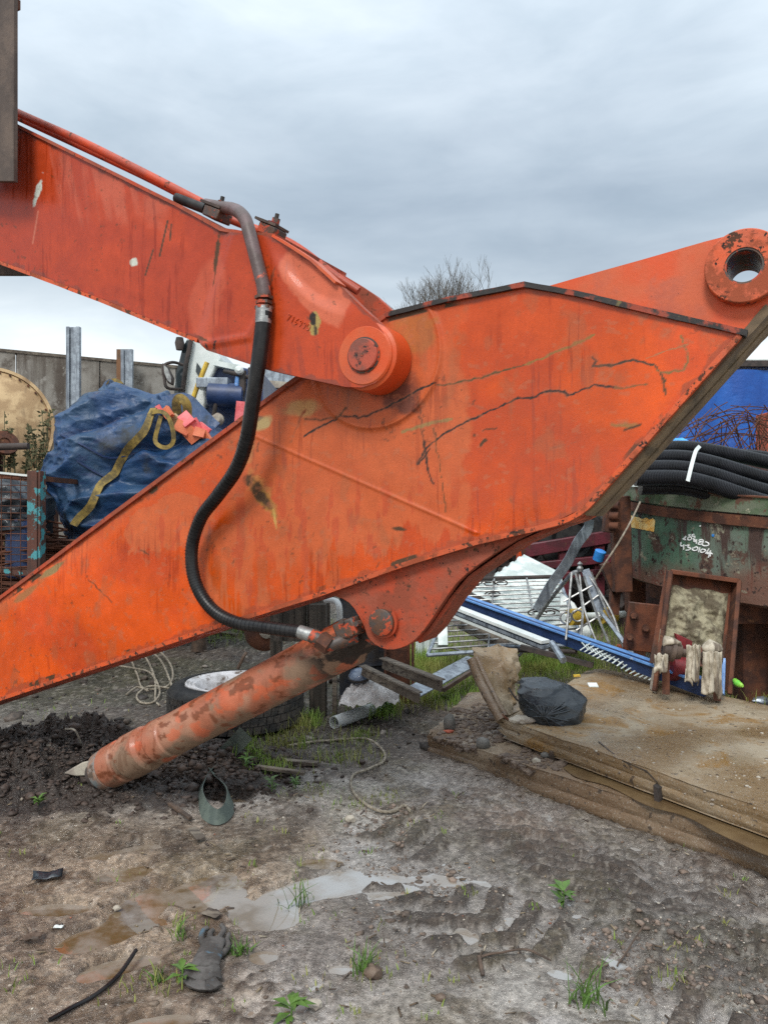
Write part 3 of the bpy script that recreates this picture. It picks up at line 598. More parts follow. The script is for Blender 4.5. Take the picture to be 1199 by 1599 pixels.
# ================= ground
def gell(x, y, px, py, rx, ry, rot=0):
    """ellipse on the ground measured at a photo point; rx, ry in metres"""
    g = G(px, py); r = math.radians(rot); dx = x-g.x; dy = y-g.y
    return np.hypot((dx*math.cos(r)+dy*math.sin(r))/rx, (-dx*math.sin(r)+dy*math.cos(r))/ry)
PUD = [(420,1422,.14,.13,15,1),(515,1374,.20,.11,20,1),(415,1485,.05,.045,0,1),(375,1412,.05,.08,0,1),(465,1390,.13,.08,10,1),(325,1385,.15,.19,0,2),(500,1342,.12,.07,0,2),(170,1452,.24,.10,30,2),(215,1415,.12,.18,-20,2),(190,1360,.16,.10,30,2),
       (200,1325,.20,.09,25,2),(90,1415,.16,.07,0,2),(190,1500,.15,.06,30,2),(230,1595,.16,.06,20,2),(360,1250,.16,.10,0,3),(530,1505,.06,.035,0,3),(640,1380,.10,.022,-35,3),(700,1365,.05,.02,-35,3),(755,1372,.05,.018,-35,3),
       (730,1455,.035,.07,20,3),(795,1470,.04,.025,0,3),(875,1512,.05,.03,-30,3),(830,1490,.03,.03,-30,3),(960,1495,.06,.015,-35,3),(1035,1520,.04,.02,0,3),(600,1460,.03,.02,0,3),(435,1300,.2,.1,0,4)]
TA = G(575, 1290); TB = G(1010, 1600); TD = (TB-TA).normalized(); TNx, TNy = -TD.y, TD.x
MX, MY = -1.75, 4.58
def height(x, y, fine=True):
    x = np.asarray(x, float); y = np.asarray(y, float)
    near = sst(12-y, 0, 5)
    h = (fbm(x, y, .9, 4, 101)-.5)*.07*near
    h += (fbm(x, y, 5, 4, 102)-.5)*.035*near
    rough = .15+.85*sst(fbm(x, y, 1.1, 3, 103), .42, .62)
    mound = np.exp(-(((x-MX)/.75)**2+((y-MY-.05)/.42)**2)); mound = mound+.55*np.exp(-(((x+.95)/.35)**2+((y-4.75)/.3)**2))+.8*np.exp(-(((x+2.5)/.7)**2+((y-4.6)/.5)**2))
    mound = np.clip(mound+.7*np.exp(-(((x+2.1)/.9)**2+((y-5.0)/.35)**2)), 0, 1.3)
    rg = 1-np.abs(fbm(x, y, 7, 4, 104)*2-1); rg2 = 1-np.abs(fbm(x, y, 16, 3, 105)*2-1)
    rg3 = 1-np.abs(fbm(x, y, 38, 3, 115)*2-1); h = h+mound*(.05+.16*(rg-.60)+.11*(rg2-.6)+.05*(rg3-.6))+.10*np.exp(-(((x+1.9)/.6)**2+((y-5.1)/.22)**2))
    hole = np.exp(-(((x+1.30)/.26)**2+((y-4.98)/.16)**2)); h = h-.10*hole
    # tyre track, pressed lugs
    a = (x-TA.x)*TD.x+(y-TA.y)*TD.y; b = (x-TA.x)*TNx+(y-TA.y)*TNy+.06*np.sin(a*1.7)
    tk_ = 1 if fine else 0
    env = tk_*sst(.30-np.abs(b), 0, .05)*sst(a, -.3, .1); wv = np.sin((a+np.abs(b)*.55)*2*PI/.17+fbm(x, y, 3, 3, 106)*4)
    h = h+env*(-.010+(.034+.03*(fbm(x, y, 18, 4, 119)-.5))*sst(wv, -.1, .25)*sst(fbm(x, y, 3, 3, 107), .36, .5))
    # second, older track nearer the slabs
    b2 = b-.62; env2 = tk_*sst(.20-np.abs(b2), 0, .06)*sst(a, -.2, .3); wv2 = np.sin((a-b2*.9)*2*PI/.11+fbm(x, y, 4, 3, 109)*6)
    h = h+env2*.026*sst(wv2, -.2, .4)*sst(fbm(x, y, 3, 3, 110), .4, .55)
    if fine: h = h+((fbm(x, y, 22, 4, 108)-.5)*.040+(1-np.abs(fbm(x, y, 13, 4, 118)*2-1)-.75)*.030)*rough*near
    wob = (fbm(x, y, 6, 4, 120)-.5)
    for (px, py, rx, ry, rot, k) in PUD:
        if k == 4: continue
        e = gell(x, y, px, py, rx, ry, rot)+wob*(1.1 if k != 2 else .9)
        m = sst(1.25-e, 0, .5); tgt = -.040 if k != 3 else -.034; h = h*(1-m)+(tgt+(fbm(x, y, 20, 3, 121)-.5)*(.02 if k != 2 else .03))*m
    # hard standing is left a touch higher towards the yard behind
    h = h+sst(y, 6.5, 9)*.02
    return h
WATER = -.027
def hz(x, y): return float(height(np.array([x]), np.array([y]))[0])
def GH(px, py, up=0):
    g = G(px, py); 
    for _ in range(4): g = G(px, py, hz(g.x, g.y))
    return Vector((g.x, g.y, g.z+up))
def axis_(segs):
    out = []
    for a, b, st in segs: out.append(np.arange(a, b, st))
    return np.concatenate(out)
gx = np.concatenate([-np.geomspace(260, 3.6, 46)[:-1], axis_([(-3.6,-2.3,.022),(-2.3,2.3,.0105),(2.3,3.6,.022)]), np.geomspace(3.6, 260, 46)])
gy = np.concatenate([-np.geomspace(60, 1, 16), axis_([(-.9,1.9,.14),(1.9,3.6,.0095),(3.6,5.6,.013),(5.6,8,.03),(8,12,.08)]), np.geomspace(12, 420, 40)])
GX, GY = np.meshgrid(gx, gy); fx, fy = GX.ravel(), GY.ravel(); Hh = height(fx, fy)
n1 = fbm(fx, fy, 1.3, 5, 131); n2 = fbm(fx, fy, 9, 4, 132); n3 = fbm(fx, fy, 45, 3, 133)
C = np.repeat(np.array([(.205,.175,.155)]), len(fx), 0)
C = lerp(C, (.36,.325,.29), sst(n1, .45, .60)*.85)
C = lerp(C, (.105,.075,.052), sst(n2, .50, .60)*.75)
det = Hh-height(fx, fy, False); fgm = sst(4.9-fy, 0, .8)
C = lerp(C, (.46,.435,.415), sst(-det, -.001, .006)*.75*fgm*(.45+.55*sst(n1, .40, .55))); C = lerp(C, (.070,.050,.037), sst(det, .002, .008)*.9*fgm)
left = sst(-.35-fx+(n1-.5)*.8, -.1, .35)*sst(4.3-fy, 0, .6); C = C*(1-left[:, None]*np.array([[.18,.32,.46]]))
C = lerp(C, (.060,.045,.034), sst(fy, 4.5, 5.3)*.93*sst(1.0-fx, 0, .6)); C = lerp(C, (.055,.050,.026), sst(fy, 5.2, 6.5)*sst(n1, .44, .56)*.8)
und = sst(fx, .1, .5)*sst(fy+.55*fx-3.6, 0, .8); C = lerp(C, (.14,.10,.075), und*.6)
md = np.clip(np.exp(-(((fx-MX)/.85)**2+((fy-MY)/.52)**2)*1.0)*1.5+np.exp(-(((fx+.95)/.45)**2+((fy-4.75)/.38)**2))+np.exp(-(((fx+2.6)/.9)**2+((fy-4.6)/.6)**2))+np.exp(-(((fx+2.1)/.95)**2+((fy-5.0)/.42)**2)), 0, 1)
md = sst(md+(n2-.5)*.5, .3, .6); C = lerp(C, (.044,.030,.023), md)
moss = sst(fbm(fx, fy, 2.2, 4, 135), .57, .66)*(1-md); C = lerp(C, (.13,.115,.055), moss*.25)
C = C*((.70+.60*n3)*(.72+.56*sst(fbm(fx, fy, .9, 3, 136), .38, .60)))[:, None]
gr = sst(n3, .62, .68); C = lerp(C, (.40,.36,.31), gr*.35*(1-md)); dkk = sst(fbm(fx, fy, 30, 4, 139), .56, .62)*(1-sst(n1, .5, .62)*.6); C = lerp(C, (.055,.038,.028), dkk*.55)
lo_ = sst(.004-Hh, 0, .02); C = lerp(C, (.30,.27,.245), lo_*.35*(1-md)*(1-left))
R = .34+.25*sst(det, .0, .008)-.18*sst(-det, 0, .006)-.10*sst(n1, .44, .6)-.16*lo_+.25*(n2-.5); R = R+(.42-R)*md; R = R+.45*sst(fy, 4.6, 5.6)
I = np.arange(len(fx)).reshape(GX.shape); Q = np.stack([I[:-1,:-1], I[:-1,1:], I[1:,1:], I[1:,:-1]], -1).reshape(-1, 4)
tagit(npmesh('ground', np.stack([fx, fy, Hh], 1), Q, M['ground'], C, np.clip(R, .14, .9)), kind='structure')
# standing water: one level sheet, seen only where the ground dips below it
wx = np.linspace(-2.6, 2.6, 420); wy = np.linspace(1.4, 5.6, 330); WX, WY = np.meshgrid(wx, wy); qx, qy = WX.ravel(), WY.ravel()
cw = np.repeat(np.array([(.34,.33,.315)]), len(qx), 0); br = sst(.55*0-.42-qx+(fbm(qx, qy, 3, 3, 140)-.5)*.25, -.08, .12); cw = lerp(cw, (.135,.085,.035), br)
for (px, py, rx, ry, rot, k) in PUD:
    if k == 2: cw = lerp(cw, (.13,.083,.036), sst(2.0-gell(qx, qy, px, py, rx, ry, rot)+(fbm(qx, qy, 7, 4, 141)-.5)*1.6, 0, 1.0))
I = np.arange(len(qx)).reshape(WX.shape); Q = np.stack([I[:-1,:-1], I[:-1,1:], I[1:,1:], I[1:,:-1]], -1).reshape(-1, 4)
t = NT('puddle_water'); t.link(t.mix(t.rng(t.noise(7, 5, .6), .35, .65), t.attr('Col').outputs['Color'], (.26,.22,.18)), t.b.inputs['Base Color']); t.b.inputs['Roughness'].default_value = .04; t.b.inputs['IOR'].default_value = 1.45; t.b.inputs['Coat Weight'].default_value = 1.0; t.b.inputs['Coat Roughness'].default_value = .02
t.bump(t.noise(9, 2, .5), .0010); t.link(t.rng(t.noise(14, 4, .6), .5, .62, .03, .12), t.b.inputs['Roughness'])
tagit(npmesh('water', np.stack([qx, qy, np.full(len(qx), WATER)], 1), Q, t.m, cw), kind='structure')
# ----- scattered stones and clods
import bmesh
bm = bmesh.new(); bmesh.ops.create_icosphere(bm, subdivisions=2, radius=1); ICV = np.array([v.co[:] for v in bm.verts]); ICF = np.array([[v.index for v in f.verts] for f in bm.faces]); bm.free()
bm = bmesh.new(); bmesh.ops.create_icosphere(bm, subdivisions=1, radius=1); IC1V = np.array([v.co[:] for v in bm.verts]); IC1F = np.array([[v.index for v in f.verts] for f in bm.faces]); bm.free()
def scatter(name, pts, sizes, m, flat=.7, rough=.35, big=False, sink=.3, colr=None, smooth=False):
    BV, BF = (ICV, ICF) if big else (IC1V, IC1F); n = len(pts); k = len(BV)
    zz = height(pts[:,0], pts[:,1]); A_ = RNG.uniform(0, 2*PI, n)
    V = np.repeat(BV[None], n, 0)*(1+RNG.normal(0, rough, (n, k, 1)).clip(-.5, .6)*.6); sc = np.stack([RNG.uniform(.7,1.3,n), RNG.uniform(.6,1.2,n), RNG.uniform(.6,1.1,n)*flat], 1)
    V = V*sc[:, None]*sizes[:, None, None]; c, s = np.cos(A_)[:, None], np.sin(A_)[:, None]
    X = V[:,:,0]*c-V[:,:,1]*s; Y = V[:,:,0]*s+V[:,:,1]*c; Z = V[:,:,2]
    V = np.stack([X+pts[:,0,None], Y+pts[:,1,None], Z+(zz+sizes*flat*(1-2*sink)*.5)[:, None]], -1).reshape(-1, 3)
    Fc = (BF[None]+(np.arange(n)*k)[:, None, None]).reshape(-1, 3)
    cc = np.repeat(colr, k, 0)
    return tagit(npmesh(name, V, Fc, m, cc, np.full(len(V), .65), smooth), kind='stuff')
def inland(n, x0, x1, y0, y1, dens_=None):
    # denser towards the viewer, as seen
    y = y0*(y1/y0)**RNG.uniform(0, 1, n); x = RNG.uniform(x0, x1, n)*np.clip(y/3, .6, 2); p = np.stack([x, y], 1)
    if dens_ is not None: p = p[RNG.uniform(0, 1, n) < dens_(p[:,0], p[:,1])]
    return p
M['loose'] = make_text_attr('loose_stones_mud', 60, .003, .5, fine=45)
p = inland(9000, -1.8, 1.8, 1.9, 7.5, lambda x, y: .35+.65*sst(fbm(x, y, 1.6, 3, 150), .42, .6))
pal = np.array([(.30,.25,.20),(.20,.15,.11),(.42,.38,.32),(.13,.09,.065),(.17,.12,.09),(.36,.30,.26),(.26,.10,.06)]); cc = pal[RNG.choice(7, len(p), p=[.2,.25,.08,.2,.2,.05,.02])]
scatter('gravel', p, RNG.lognormal(math.log(.0026), .6, len(p)), M['loose'], colr=cc)
a = RNG.normal(0, 1, (4200, 2)); p = np.stack([MX+a[:,0]*.52, MY+a[:,1]*.27], 1); q = RNG.normal(0, 1, (1700, 2)); p = np.concatenate([p, np.stack([-1.0+q[:,0]*.25, 4.72+q[:,1]*.20], 1), np.stack([-2.5+RNG.normal(0,.4,1500), 4.6+RNG.normal(0,.3,1500)], 1)])
scatter('mud_clods', p, RNG.lognormal(math.log(.0085), .6, len(p)).clip(0, .036), M['loose'], colr=np.array([(.045,.030,.023)])*RNG.uniform(.6, 1.5, (len(p), 1)), sink=.35, rough=.95)
t_ = RNG.uniform(-.2, 2.6, 5200); b_ = RNG.normal(.35, .42, 5200); p = np.stack([TA.x+TD.x*t_+TNx*b_, TA.y+TD.y*t_+TNy*b_], 1); keep = (fbm(p[:,0], p[:,1], 2.4, 3, 160) > .5) & (p[:,1] > 1.9); p = p[keep]
scatter('mud_crumbs', p, RNG.lognormal(math.log(.0055), .6, len(p)).clip(0, .018), M['loose'], colr=np.array([(.15,.11,.085)])*RNG.uniform(.5, 1.5, (len(p), 1)), rough=1.0, sink=.4)
# leaf litter, wood chips
def chips_mesh(name, p, m, L0, w0, colr):
    n = len(p); z = height(p[:,0], p[:,1])+.006; A_ = RNG.uniform(0, PI, n); Ls = RNG.uniform(.5, 1.6, n)*L0; w = RNG.uniform(.5, 1.5, n)*w0; tz = RNG.normal(0, .25, n)
    d = np.stack([np.cos(A_), np.sin(A_), tz], 1); e = np.stack([-np.sin(A_), np.cos(A_), RNG.normal(0, .3, n)], 1); c = np.stack([p[:,0], p[:,1], z], 1)
    V = np.stack([c-d*Ls[:,None]-e*w[:,None], c+d*Ls[:,None]-e*w[:,None]*.5, c+d*Ls[:,None]+e*w[:,None], c-d*Ls[:,None]+e*w[:,None]*.6], 1); T = V+np.array([0,0,.004]); V = np.concatenate([V, T], 1).reshape(-1, 3)
    f = np.array([(3,2,1,0),(4,5,6,7),(0,1,5,4),(1,2,6,5),(2,3,7,6),(3,0,4,7)]); Fc = (f[None]+(np.arange(n)*8)[:,None,None]).reshape(-1, 4)
    return tagit(npmesh(name, V, Fc, m, np.repeat(colr, 8, 0), np.full(len(V), .7), False), kind='stuff')
q_ = np.stack([RNG.uniform(-5, .6, 1500), RNG.uniform(5.1, 10.5, 1500)], 1); pal = np.array([(.05,.038,.03),(.09,.07,.055),(.22,.19,.16),(.035,.028,.024)])
scatter('rubble', q_, RNG.lognormal(math.log(.014), .7, len(q_)).clip(0, .07), M['loose'], colr=pal[RNG.choice(4, len(q_), p=[.4,.3,.1,.2])], rough=.9)
p = inland(500, -1.8, 1.8, 1.9, 6.5); pal = np.array([(.22,.17,.11),(.10,.07,.045),(.34,.29,.22),(.07,.05,.04),(.45,.42,.38)]); chips_mesh('debris_chips', p, M['loose'], .013, .0035, pal[RNG.choice(5, len(p), p=[.3,.34,.10,.25,.01])])
# ----- grass
def blades(n, cx, cy, sx, sy, h, seed, lean=.5, z=None, w=.0022, poly=None):
    r = np.random.default_rng(seed); x = r.normal(cx, sx, n); y = r.normal(cy, sy, n); zz = height(x, y) if z is None else np.full(n, z)
    A_ = r.uniform(0, 2*PI, n); hh = h*r.uniform(.45, 1.25, n); ln = r.uniform(.1, 1, n)*lean*hh; ww = w*r.uniform(.6, 1.5, n)
    dx, dy = np.cos(A_), np.sin(A_); B = r.uniform(0, 2*PI, n); ex, ey = np.cos(B), np.sin(B); P = np.stack([x, y, zz-.01], 1)
    def lvl(t, wf): 
        c = P+np.stack([dx*ln*t*t, dy*ln*t*t, hh*(t-.25*t*t*(ln/hh))], 1); e = np.stack([ex, ey, 0*ex], 1)*(ww*wf)[:, None] if not np.isscalar(wf) else np.stack([ex, ey, 0*ex], 1)*(ww*wf)[:, None]
        return [c-e, c+e]
    V = np.stack(lvl(0, 1.)+lvl(.4, 1.)+lvl(.75, .7)+lvl(1, .12), 1).reshape(-1, 3)
    f = np.array([(0,1,3,2),(2,3,5,4),(4,5,7,6)]); Fc = (f[None]+(np.arange(n)*8)[:,None,None]).reshape(-1, 4); return V, Fc
def blade_obj(name, sets, m, **k):
    V = []; Fc = []; o_ = 0
    for v, f in sets: V.append(v); Fc.append(f+o_); o_ += len(v)
    V = np.concatenate(V); Fc = np.concatenate(Fc)
    if k.get('kind') != 'stuff':
        loc = np.array([V[:,0].mean(), V[:,1].mean(), V[:,2].min()]); V = V-loc
    o = npmesh(name, V, Fc, m, None, None, True)
    if k.get('kind') != 'stuff': o.location = loc
    return tagit(o, **k)
gs = []; sd_ = 1
for (px, py, sx, sy, n, h) in [(480,1140,.10,.14,260,.13),(450,1170,.12,.10,220,.10),(430,1215,.07,.05,140,.09),(395,1205,.06,.06,120,.12),(640,1100,.20,.14,600,.11),(590,1120,.10,.10,260,.14),(560,1160,.10,.07,130,.09),(535,1190,.12,.08,160,.08),(700,1080,.25,.25,1500,.12),(670,1040,.2,.35,2200,.15),(650,1015,.12,.5,1200,.18),
    (850,1045,.35,.30,3000,.13),(800,1050,.2,.3,500,.12),(900,1020,.3,.4,800,.13),(760,1065,.15,.2,300,.1),(1170,1060,.35,.30,1100,.16),(1130,1075,.2,.2,400,.15),(1199,1090,.2,.2,500,.12),(400,990,.5,.5,900,.13),(350,985,.3,.4,400,.12),(60,1120,.3,.3,60,.05),
    (940,985,.5,.9,1200,.16),(1050,985,.9,1.1,1600,.17),(720,1010,.4,.5,700,.15),(280,1450,.05,.04,26,.06),(550,1262,.05,.03,40,.04),(245,1540,.07,.05,40,.06),(600,1250,.06,.05,60,.03),(490,1240,.08,.06,60,.04),(590,1500,.1,.1,40,.045),(1050,1530,.04,.03,26,.045),(470,1360,.03,.1,24,.05),(30,1530,.05,.05,20,.05)]:
    g = G(px, py); gs.append(blades(n, g.x, g.y, sx, sy, h, sd_)); sd_ += 1
r_ = RNG.uniform(0, 1, (60, 2))
for i in range(60):
    g = G(r_[i,0]*1199, 1230+r_[i,1]*360); gs.append(blades(int(4+r_[i,0]*9), g.x, g.y, .02, .02, .035, 300+i))
blade_obj('grass', gs, M['grassblade'], kind='stuff')
def tuft(px, py, n, h, label, s=.02, lean=.9, w=.003):
    g = G(px, py); return blade_obj('grass_tuft', [blades(n, g.x, g.y, s, s, h, px+py, lean, None, w)], M['leaf'], label=label, cat='grass tuft', group='grass tufts growing in the mud')
tuft(918, 1565, 34, .15, 'tall bright grass tuft in the mud near the bottom right', .03)
tuft(568, 1515, 26, .11, 'small grass tuft beside a dark clod near the bottom centre', .018)
tuft(462, 1405, 20, .13, 'thin grass tuft standing in the big pale puddle', .03)
tuft(280, 1462, 14, .07, 'small grass tuft above and left of the glove', .015)
tuft(375, 1482, 40, .05, 'low bright green tuft right of the glove', .022, 1.2, .004)
tuft(250, 1530, 26, .05, 'sparse green tuft between the cable and the glove', .014)
tuft(600, 1120, 90, .20, 'yellowing grass clump behind the grey pipe piece', .035, .9, .003)
def weed(px, py, n, r, label, z=None, m='leaf', seed=1, name='weed', h=.05):
    rr = random.Random(seed); g = GH(px, py) if z is None else G(px, py, z); mb = MB()
    mb.tube([g, g+Vector((.003,0,h))], .003, 5)
    for i in range(n):
        a = 2*PI*i/n*2.4+rr.random(); l = r*rr.uniform(.6, 1.1); e = rr.uniform(.1, .9); b = g+Vector((0,0,h*rr.uniform(.2, 1)))
        d = Vector((math.cos(a), math.sin(a), e)).normalized(); s_ = d.cross(Vector((0,0,1))).normalized()*l*.20
        p1 = b+d*l*.45+Vector((0,0,.004)); p2 = b+d*l-Vector((0,0,l*.25)); k = len(mb.v)
        mb.add([b, p1+s_, p2, p1-s_, p1+Vector((0,0,-.004))], [(0,4,1),(4,2,1),(0,3,4),(4,3,2)])
    return ob(name, mb, M[m], label=label, cat='weed', group='weeds')
weed(880, 1418, 14, .075, 'bright green leafy seedling alone in the churned mud', seed=3, h=.07)
weed(462, 1232, 16, .06, 'leafy weed in front of the two grey wood scraps', seed=4)
weed(425, 1240, 14, .06, 'leafy weed beside the green strap loop', seed=5, h=.08)
weed(60, 1262, 12, .06, 'small dark weed on the mud heap at the left', seed=6)
weed(455, 1592, 12, .08, 'broad leafed weed at the bottom edge of the yard', seed=8)
weed(285, 1535, 10, .07, 'pale green weed lying against the glove cuff', seed=9)
weed(385, 1205, 18, .07, 'bushy weed in front of the tyre tread', seed=10, h=.1)
# ================= slabs
def slab(name, fl, fr_, bl, br, z0, z1, m, label, seed, ridge=.011, tilt=0, jl=.05, parent=None):
    """fl fr bl br: xy corners; moulded front edge with two rounded ribs"""
    fl, fr_, bl, br = [Vector((q[0], q[1], 0)) for q in (fl, fr_, bl, br)]; out = Vector((fr_.y-fl.y, -(fr_.x-fl.x), 0)).normalized()
    if out.y > 0: out = -out
    T = z1-z0; prof = [(0,0)]; K = 22
    for i in range(K+1):
        t = i/K; prof.append((ridge*(abs(math.sin(t*2*PI))**.7*(.55+.45*(t < .5)))-.004, T*(.04+.92*t)))
    nu = 150; nv = 60
    def fn(u, v):
        j = round(v*(nv+len(prof)+6-1)); x = fl.lerp(fr_, u); n_ = MN.noise(Vector((u*9, seed, 0)))
        if j < len(prof):
            o_, z = prof[j]; p = x+out*(o_+.004*MN.noise(Vector((u*30, j*.3, seed)))+.008*n_*(.3+t_of(j, len(prof)))); p.z = z0+z; back = 0
        else:
            jj = j-len(prof); s = min(jj/(nv-1), 1); e = s; a = fl.lerp(bl, e); b = fr_.lerp(br, e); p = a.lerp(b, u)+out*.02*n_*(1-s); p.z = z1+.004*MN.noise(p*5)+.0025*MN.noise(p*22)
            lowered = math.exp(-((u-.0)/.02)**2)*.02; p.z -= lowered
            if jj >= nv: p.z = z1-T*(jj-nv+1)/6
        if u < .16: 
            w = (1-u/.16); p = p+(fr_-fl).normalized()*w*w*jl*(MN.noise(Vector((v*14, seed+3, 0)))+.6*MN.noise(Vector((v*40, seed+5, 0))))
        return p
    def t_of(j, n): return j/n
    NV = nv+len(prof)+6; mb = MB().grid(fn, nu, NV)
    b0 = len(mb.v); L0 = [mb.v[j*nu] for j in range(NV)]
    c = sum(L0, Vector())/len(L0); mb.add(L0+[c], [(j+1, j, NV) for j in range(NV-1)]+[(0, NV-1, NV)])
    R0 = [mb.v[j*nu+nu-1] for j in range(NV)]; c = sum(R0, Vector())/len(R0); mb.add(R0+[c], [(j, j+1, NV) for j in range(NV-1)]+[(NV-1, 0, NV)])
    return ob(name, mb, m, parent, label, 'slab' if not parent else None, 'thick concrete slabs' if not parent else None, angle=50), mb
g1 = G(668, 1178); g2 = Vector((2.35, 2.63, 0)); dd = Vector((.62,.785,0))
lowslab, lowmb = slab('concrete_slab', (g1.x, g1.y), (g2.x, g2.y), (g1.x+.42, g1.y+1.25), (g2.x+1.15, g2.y+1.25), -.03, .135, M['slab_low'], 'lower muddy concrete slab with a moulded front edge, under the other', 1)
A1 = G(783, 1122, .275); A2 = G(1199, 1266, .275); dv = (A2-A1).normalized(); A3 = A1+dv*2.9
B1 = G(928, 1042, .275); B3 = B1+dv*2.9
upslab, upmb = slab('concrete_slab', (A1.x, A1.y), (A3.x, A3.y), (B1.x, B1.y), (B3.x, B3.y), .152, .275, M['slab'], 'upper brown concrete slab carrying the black bag, cracked at its edge', 2, .009, jl=.10)
upb = upmb.bvh(); lowb = lowmb.bvh()
def onb(b, px, py, off=0.0):
    p, n = surf(b, px, py, off)
    return p if p is not None else G(px, py, .275)
# crack across the upper slab
cp = [(1028,1222),(1010,1205),(975,1190),(950,1172),(935,1160)]
ck = MB().ribbon([onb(upb, x, y, .0035) for x, y in cp], .008, (0,0,1), .0015); ck.warp(.004, 60); ob('crack', ck, M['dark'], upslab)
ob('broken_notch', MB().box(onb(upb, 1030, 1238, .0), (.07,.03,.07), Matrix.Rotation(.8, 3, 'Z')).warp(.015, 30), M['dark'], upslab)
# stones and mud on the lower slab
def rock(name, px, py, s, m, label, b=None, cat='stone', group=None, seed=0, sq=(1,.85,.75), up=.6):
    g = GH(px, py) if b is None else onb(b, px, py); mb = MB(); rr = random.Random(seed+px)
    o_ = Vector((rr.random()*9, rr.random()*9, 0)); vs = []
    for v in ICV:
        v = Vector(v); k = 1+.35*MN.noise(v*1.3+o_)+.12*MN.noise(v*4+o_); vs.append(g+Vector((v.x*sq[0]*s*k, v.y*sq[1]*s*k, v.z*sq[2]*s*k+s*up*sq[2])))
    mb.add(vs, [tuple(f) for f in ICF]); return ob(name, mb, M[m], label=label, cat=cat, group=group, angle=60 if m == 'stone' else 25)
rock('stone', 755, 1168, .045, 'stone', 'rounded grey cobble lying in the mud on the lower slab', lowb, seed=1, sq=(1,1,.95))
rock('stone', 702, 1140, .05, 'stone', 'dark upright stone behind the orange brick bit on the slab end', lowb, seed=2, sq=(.85,.6,1.3))
rock('brick_fragment', 700, 1145, .035, 'brick', 'small orange brick fragment on the end of the lower slab', lowb, 'brick fragment', seed=3, sq=(1.1,.5,.35))
rock('concrete_lump', 820, 1128, .10, 'palestone', 'pale flat lump of concrete against the black bag', upb, 'rubble', seed=4, sq=(.9,.6,.25))
rock('rubble_lump', 852, 1184, .03, 'stone', 'small rubble lump beside the dark timber offcut', lowb, 'rubble', seed=5)
rock('rubble_lump', 838, 1192, .025, 'palestone', 'small pale rubble lump on the lower slab', lowb, 'rubble', seed=15)
ob('timber_offcut', MB().beam(onb(lowb, 842,1168,.03), onb(lowb, 868,1188,.03), .05, .05).warp(.004, 20), M['stick'], label='short dark timber offcut wedged at the upper slab edge', cat='timber offcut', bevel=.004)
n = 1500; u_ = RNG.uniform(0, 1, n)**1.5; vv_ = RNG.uniform(0, 1, n)
mb = MB(); 
def mud_on(n, x0, x1, y0, y1, b, s, colr, name):
    pts = []; 
    for i in range(n):
        x, y = random.uniform(x0, x1), random.uniform(y0, y1); yy = y+(x-(x0+x1)/2)*.38; p, _ = surf(b, x, yy, 0)
        if p is not None and p.z > .10 and MN.noise(p*3.5) > -.25: pts.append(p)
    m_ = MB()
    for p in pts:
        k = s*random.lognormvariate(0, .55); o_ = Vector((random.random()*9,)*3); m_.add([p+Vector((v[0]*k*(1+.5*MN.noise(Vector(v)*1.5+o_)), v[1]*k, v[2]*k*.6)) for v in IC1V], [tuple(f) for f in IC1F])
    return tagit(ob(name, m_, M[colr], None, kind='structure'), kind='stuff')
M['mudlump'] = mat('brown_mud_lumps', (.15,.105,.075), (.085,.058,.042), .55, .8, nsc=16, bsc=60, bd=.004)
mud_on(2400, 675, 880, 1105, 1215, lowb, .011, 'mudlump', 'mud_on_slab')
mud_on(260, 900, 1199, 1050, 1250, upb, .0045, 'palestone', 'grit_on_slab')
# puddle on lower slab
M['brownwater'] = mat('brown_slab_water', (.15,.10,.05), (.11,.07,.035), .05, .12, nsc=5, bsc=8, bd=.001)
pp = smooth_pts([G(x, y, .1415) for x, y in [(880,1200),(902,1215),(950,1228),(1010,1258),(1070,1275),(1130,1306),(1230,1345),(1230,1296),(1100,1250),(990,1212),(920,1180),(880,1200)]], 4)[:-1]
ob('standing_water', MB().prism([Vector((p.x, p.y, .139)) for p in pp], (0,0,.003)), M['brownwater'], lowslab)
# standing broken slab piece
q = lambda px, py, Y: W(px, py, Y)
ch = MB(); fr1 = [q(738,1026,5.35), q(800,1034,5.5), q(808,1058,5.5), q(798,1085,5.4), q(803,1120,5.3), q(775,1128,5.05), q(752,1078,5.2)]
ch.prism(fr1, (.04,.16,.05)); sub = bmesh.new()
me_ = bpy.data.meshes.new('tmp'); me_.from_pydata([tuple(v) for v in ch.v], [], ch.f); sub.from_mesh(me_); bmesh.ops.triangulate(sub, faces=sub.faces[:]); bmesh.ops.subdivide_edges(sub, edges=sub.edges[:], cuts=9, use_grid_fill=True)
ch = MB(); ch.v = [v.co.copy() for v in sub.verts]; ch.f = [tuple(v.index for v in f.verts) for f in sub.faces]; sub.free(); ch.warp(.035, 9).warp(.016, 28)
chunk = thing('broken_slab_piece', G(775, 1120, .12), 'broken upright chunk of concrete slab with moulded edge, left of the black bag', 'rubble')
ob('chunk', ch, M['slab'], chunk, angle=50)
ob('moulded_edge', MB().tube(smooth_pts([q(735,1030,5.22), q(750,1065,5.15), q(768,1100,5.02), q(783,1126,4.93)], 10), .030, 14).warp(.005, 20), M['slab_low'], chunk, angle=60)
ob('moulded_edge', MB().tube(smooth_pts([q(744,1028,5.30), q(759,1062,5.2), q(776,1096,5.07), q(790,1120,4.98)], 10), .022, 14).warp(.005, 20), M['slab_low'], chunk, angle=60)
ob('reinforcing_bar', MB().tube(smooth_pts([q(772,1095,5.1), q(782,1115,4.95), q(800,1128,4.9)], 5), .007, 6), M['rust'], chunk)
ob('bent_rod', MB().tube(smooth_pts([q(795,1075,5.0), q(806,1092,4.95), q(822,1103,4.9)], 5), .006, 6), M['dark'], label='thin dark rod poking out behind the black bag', cat='rod')
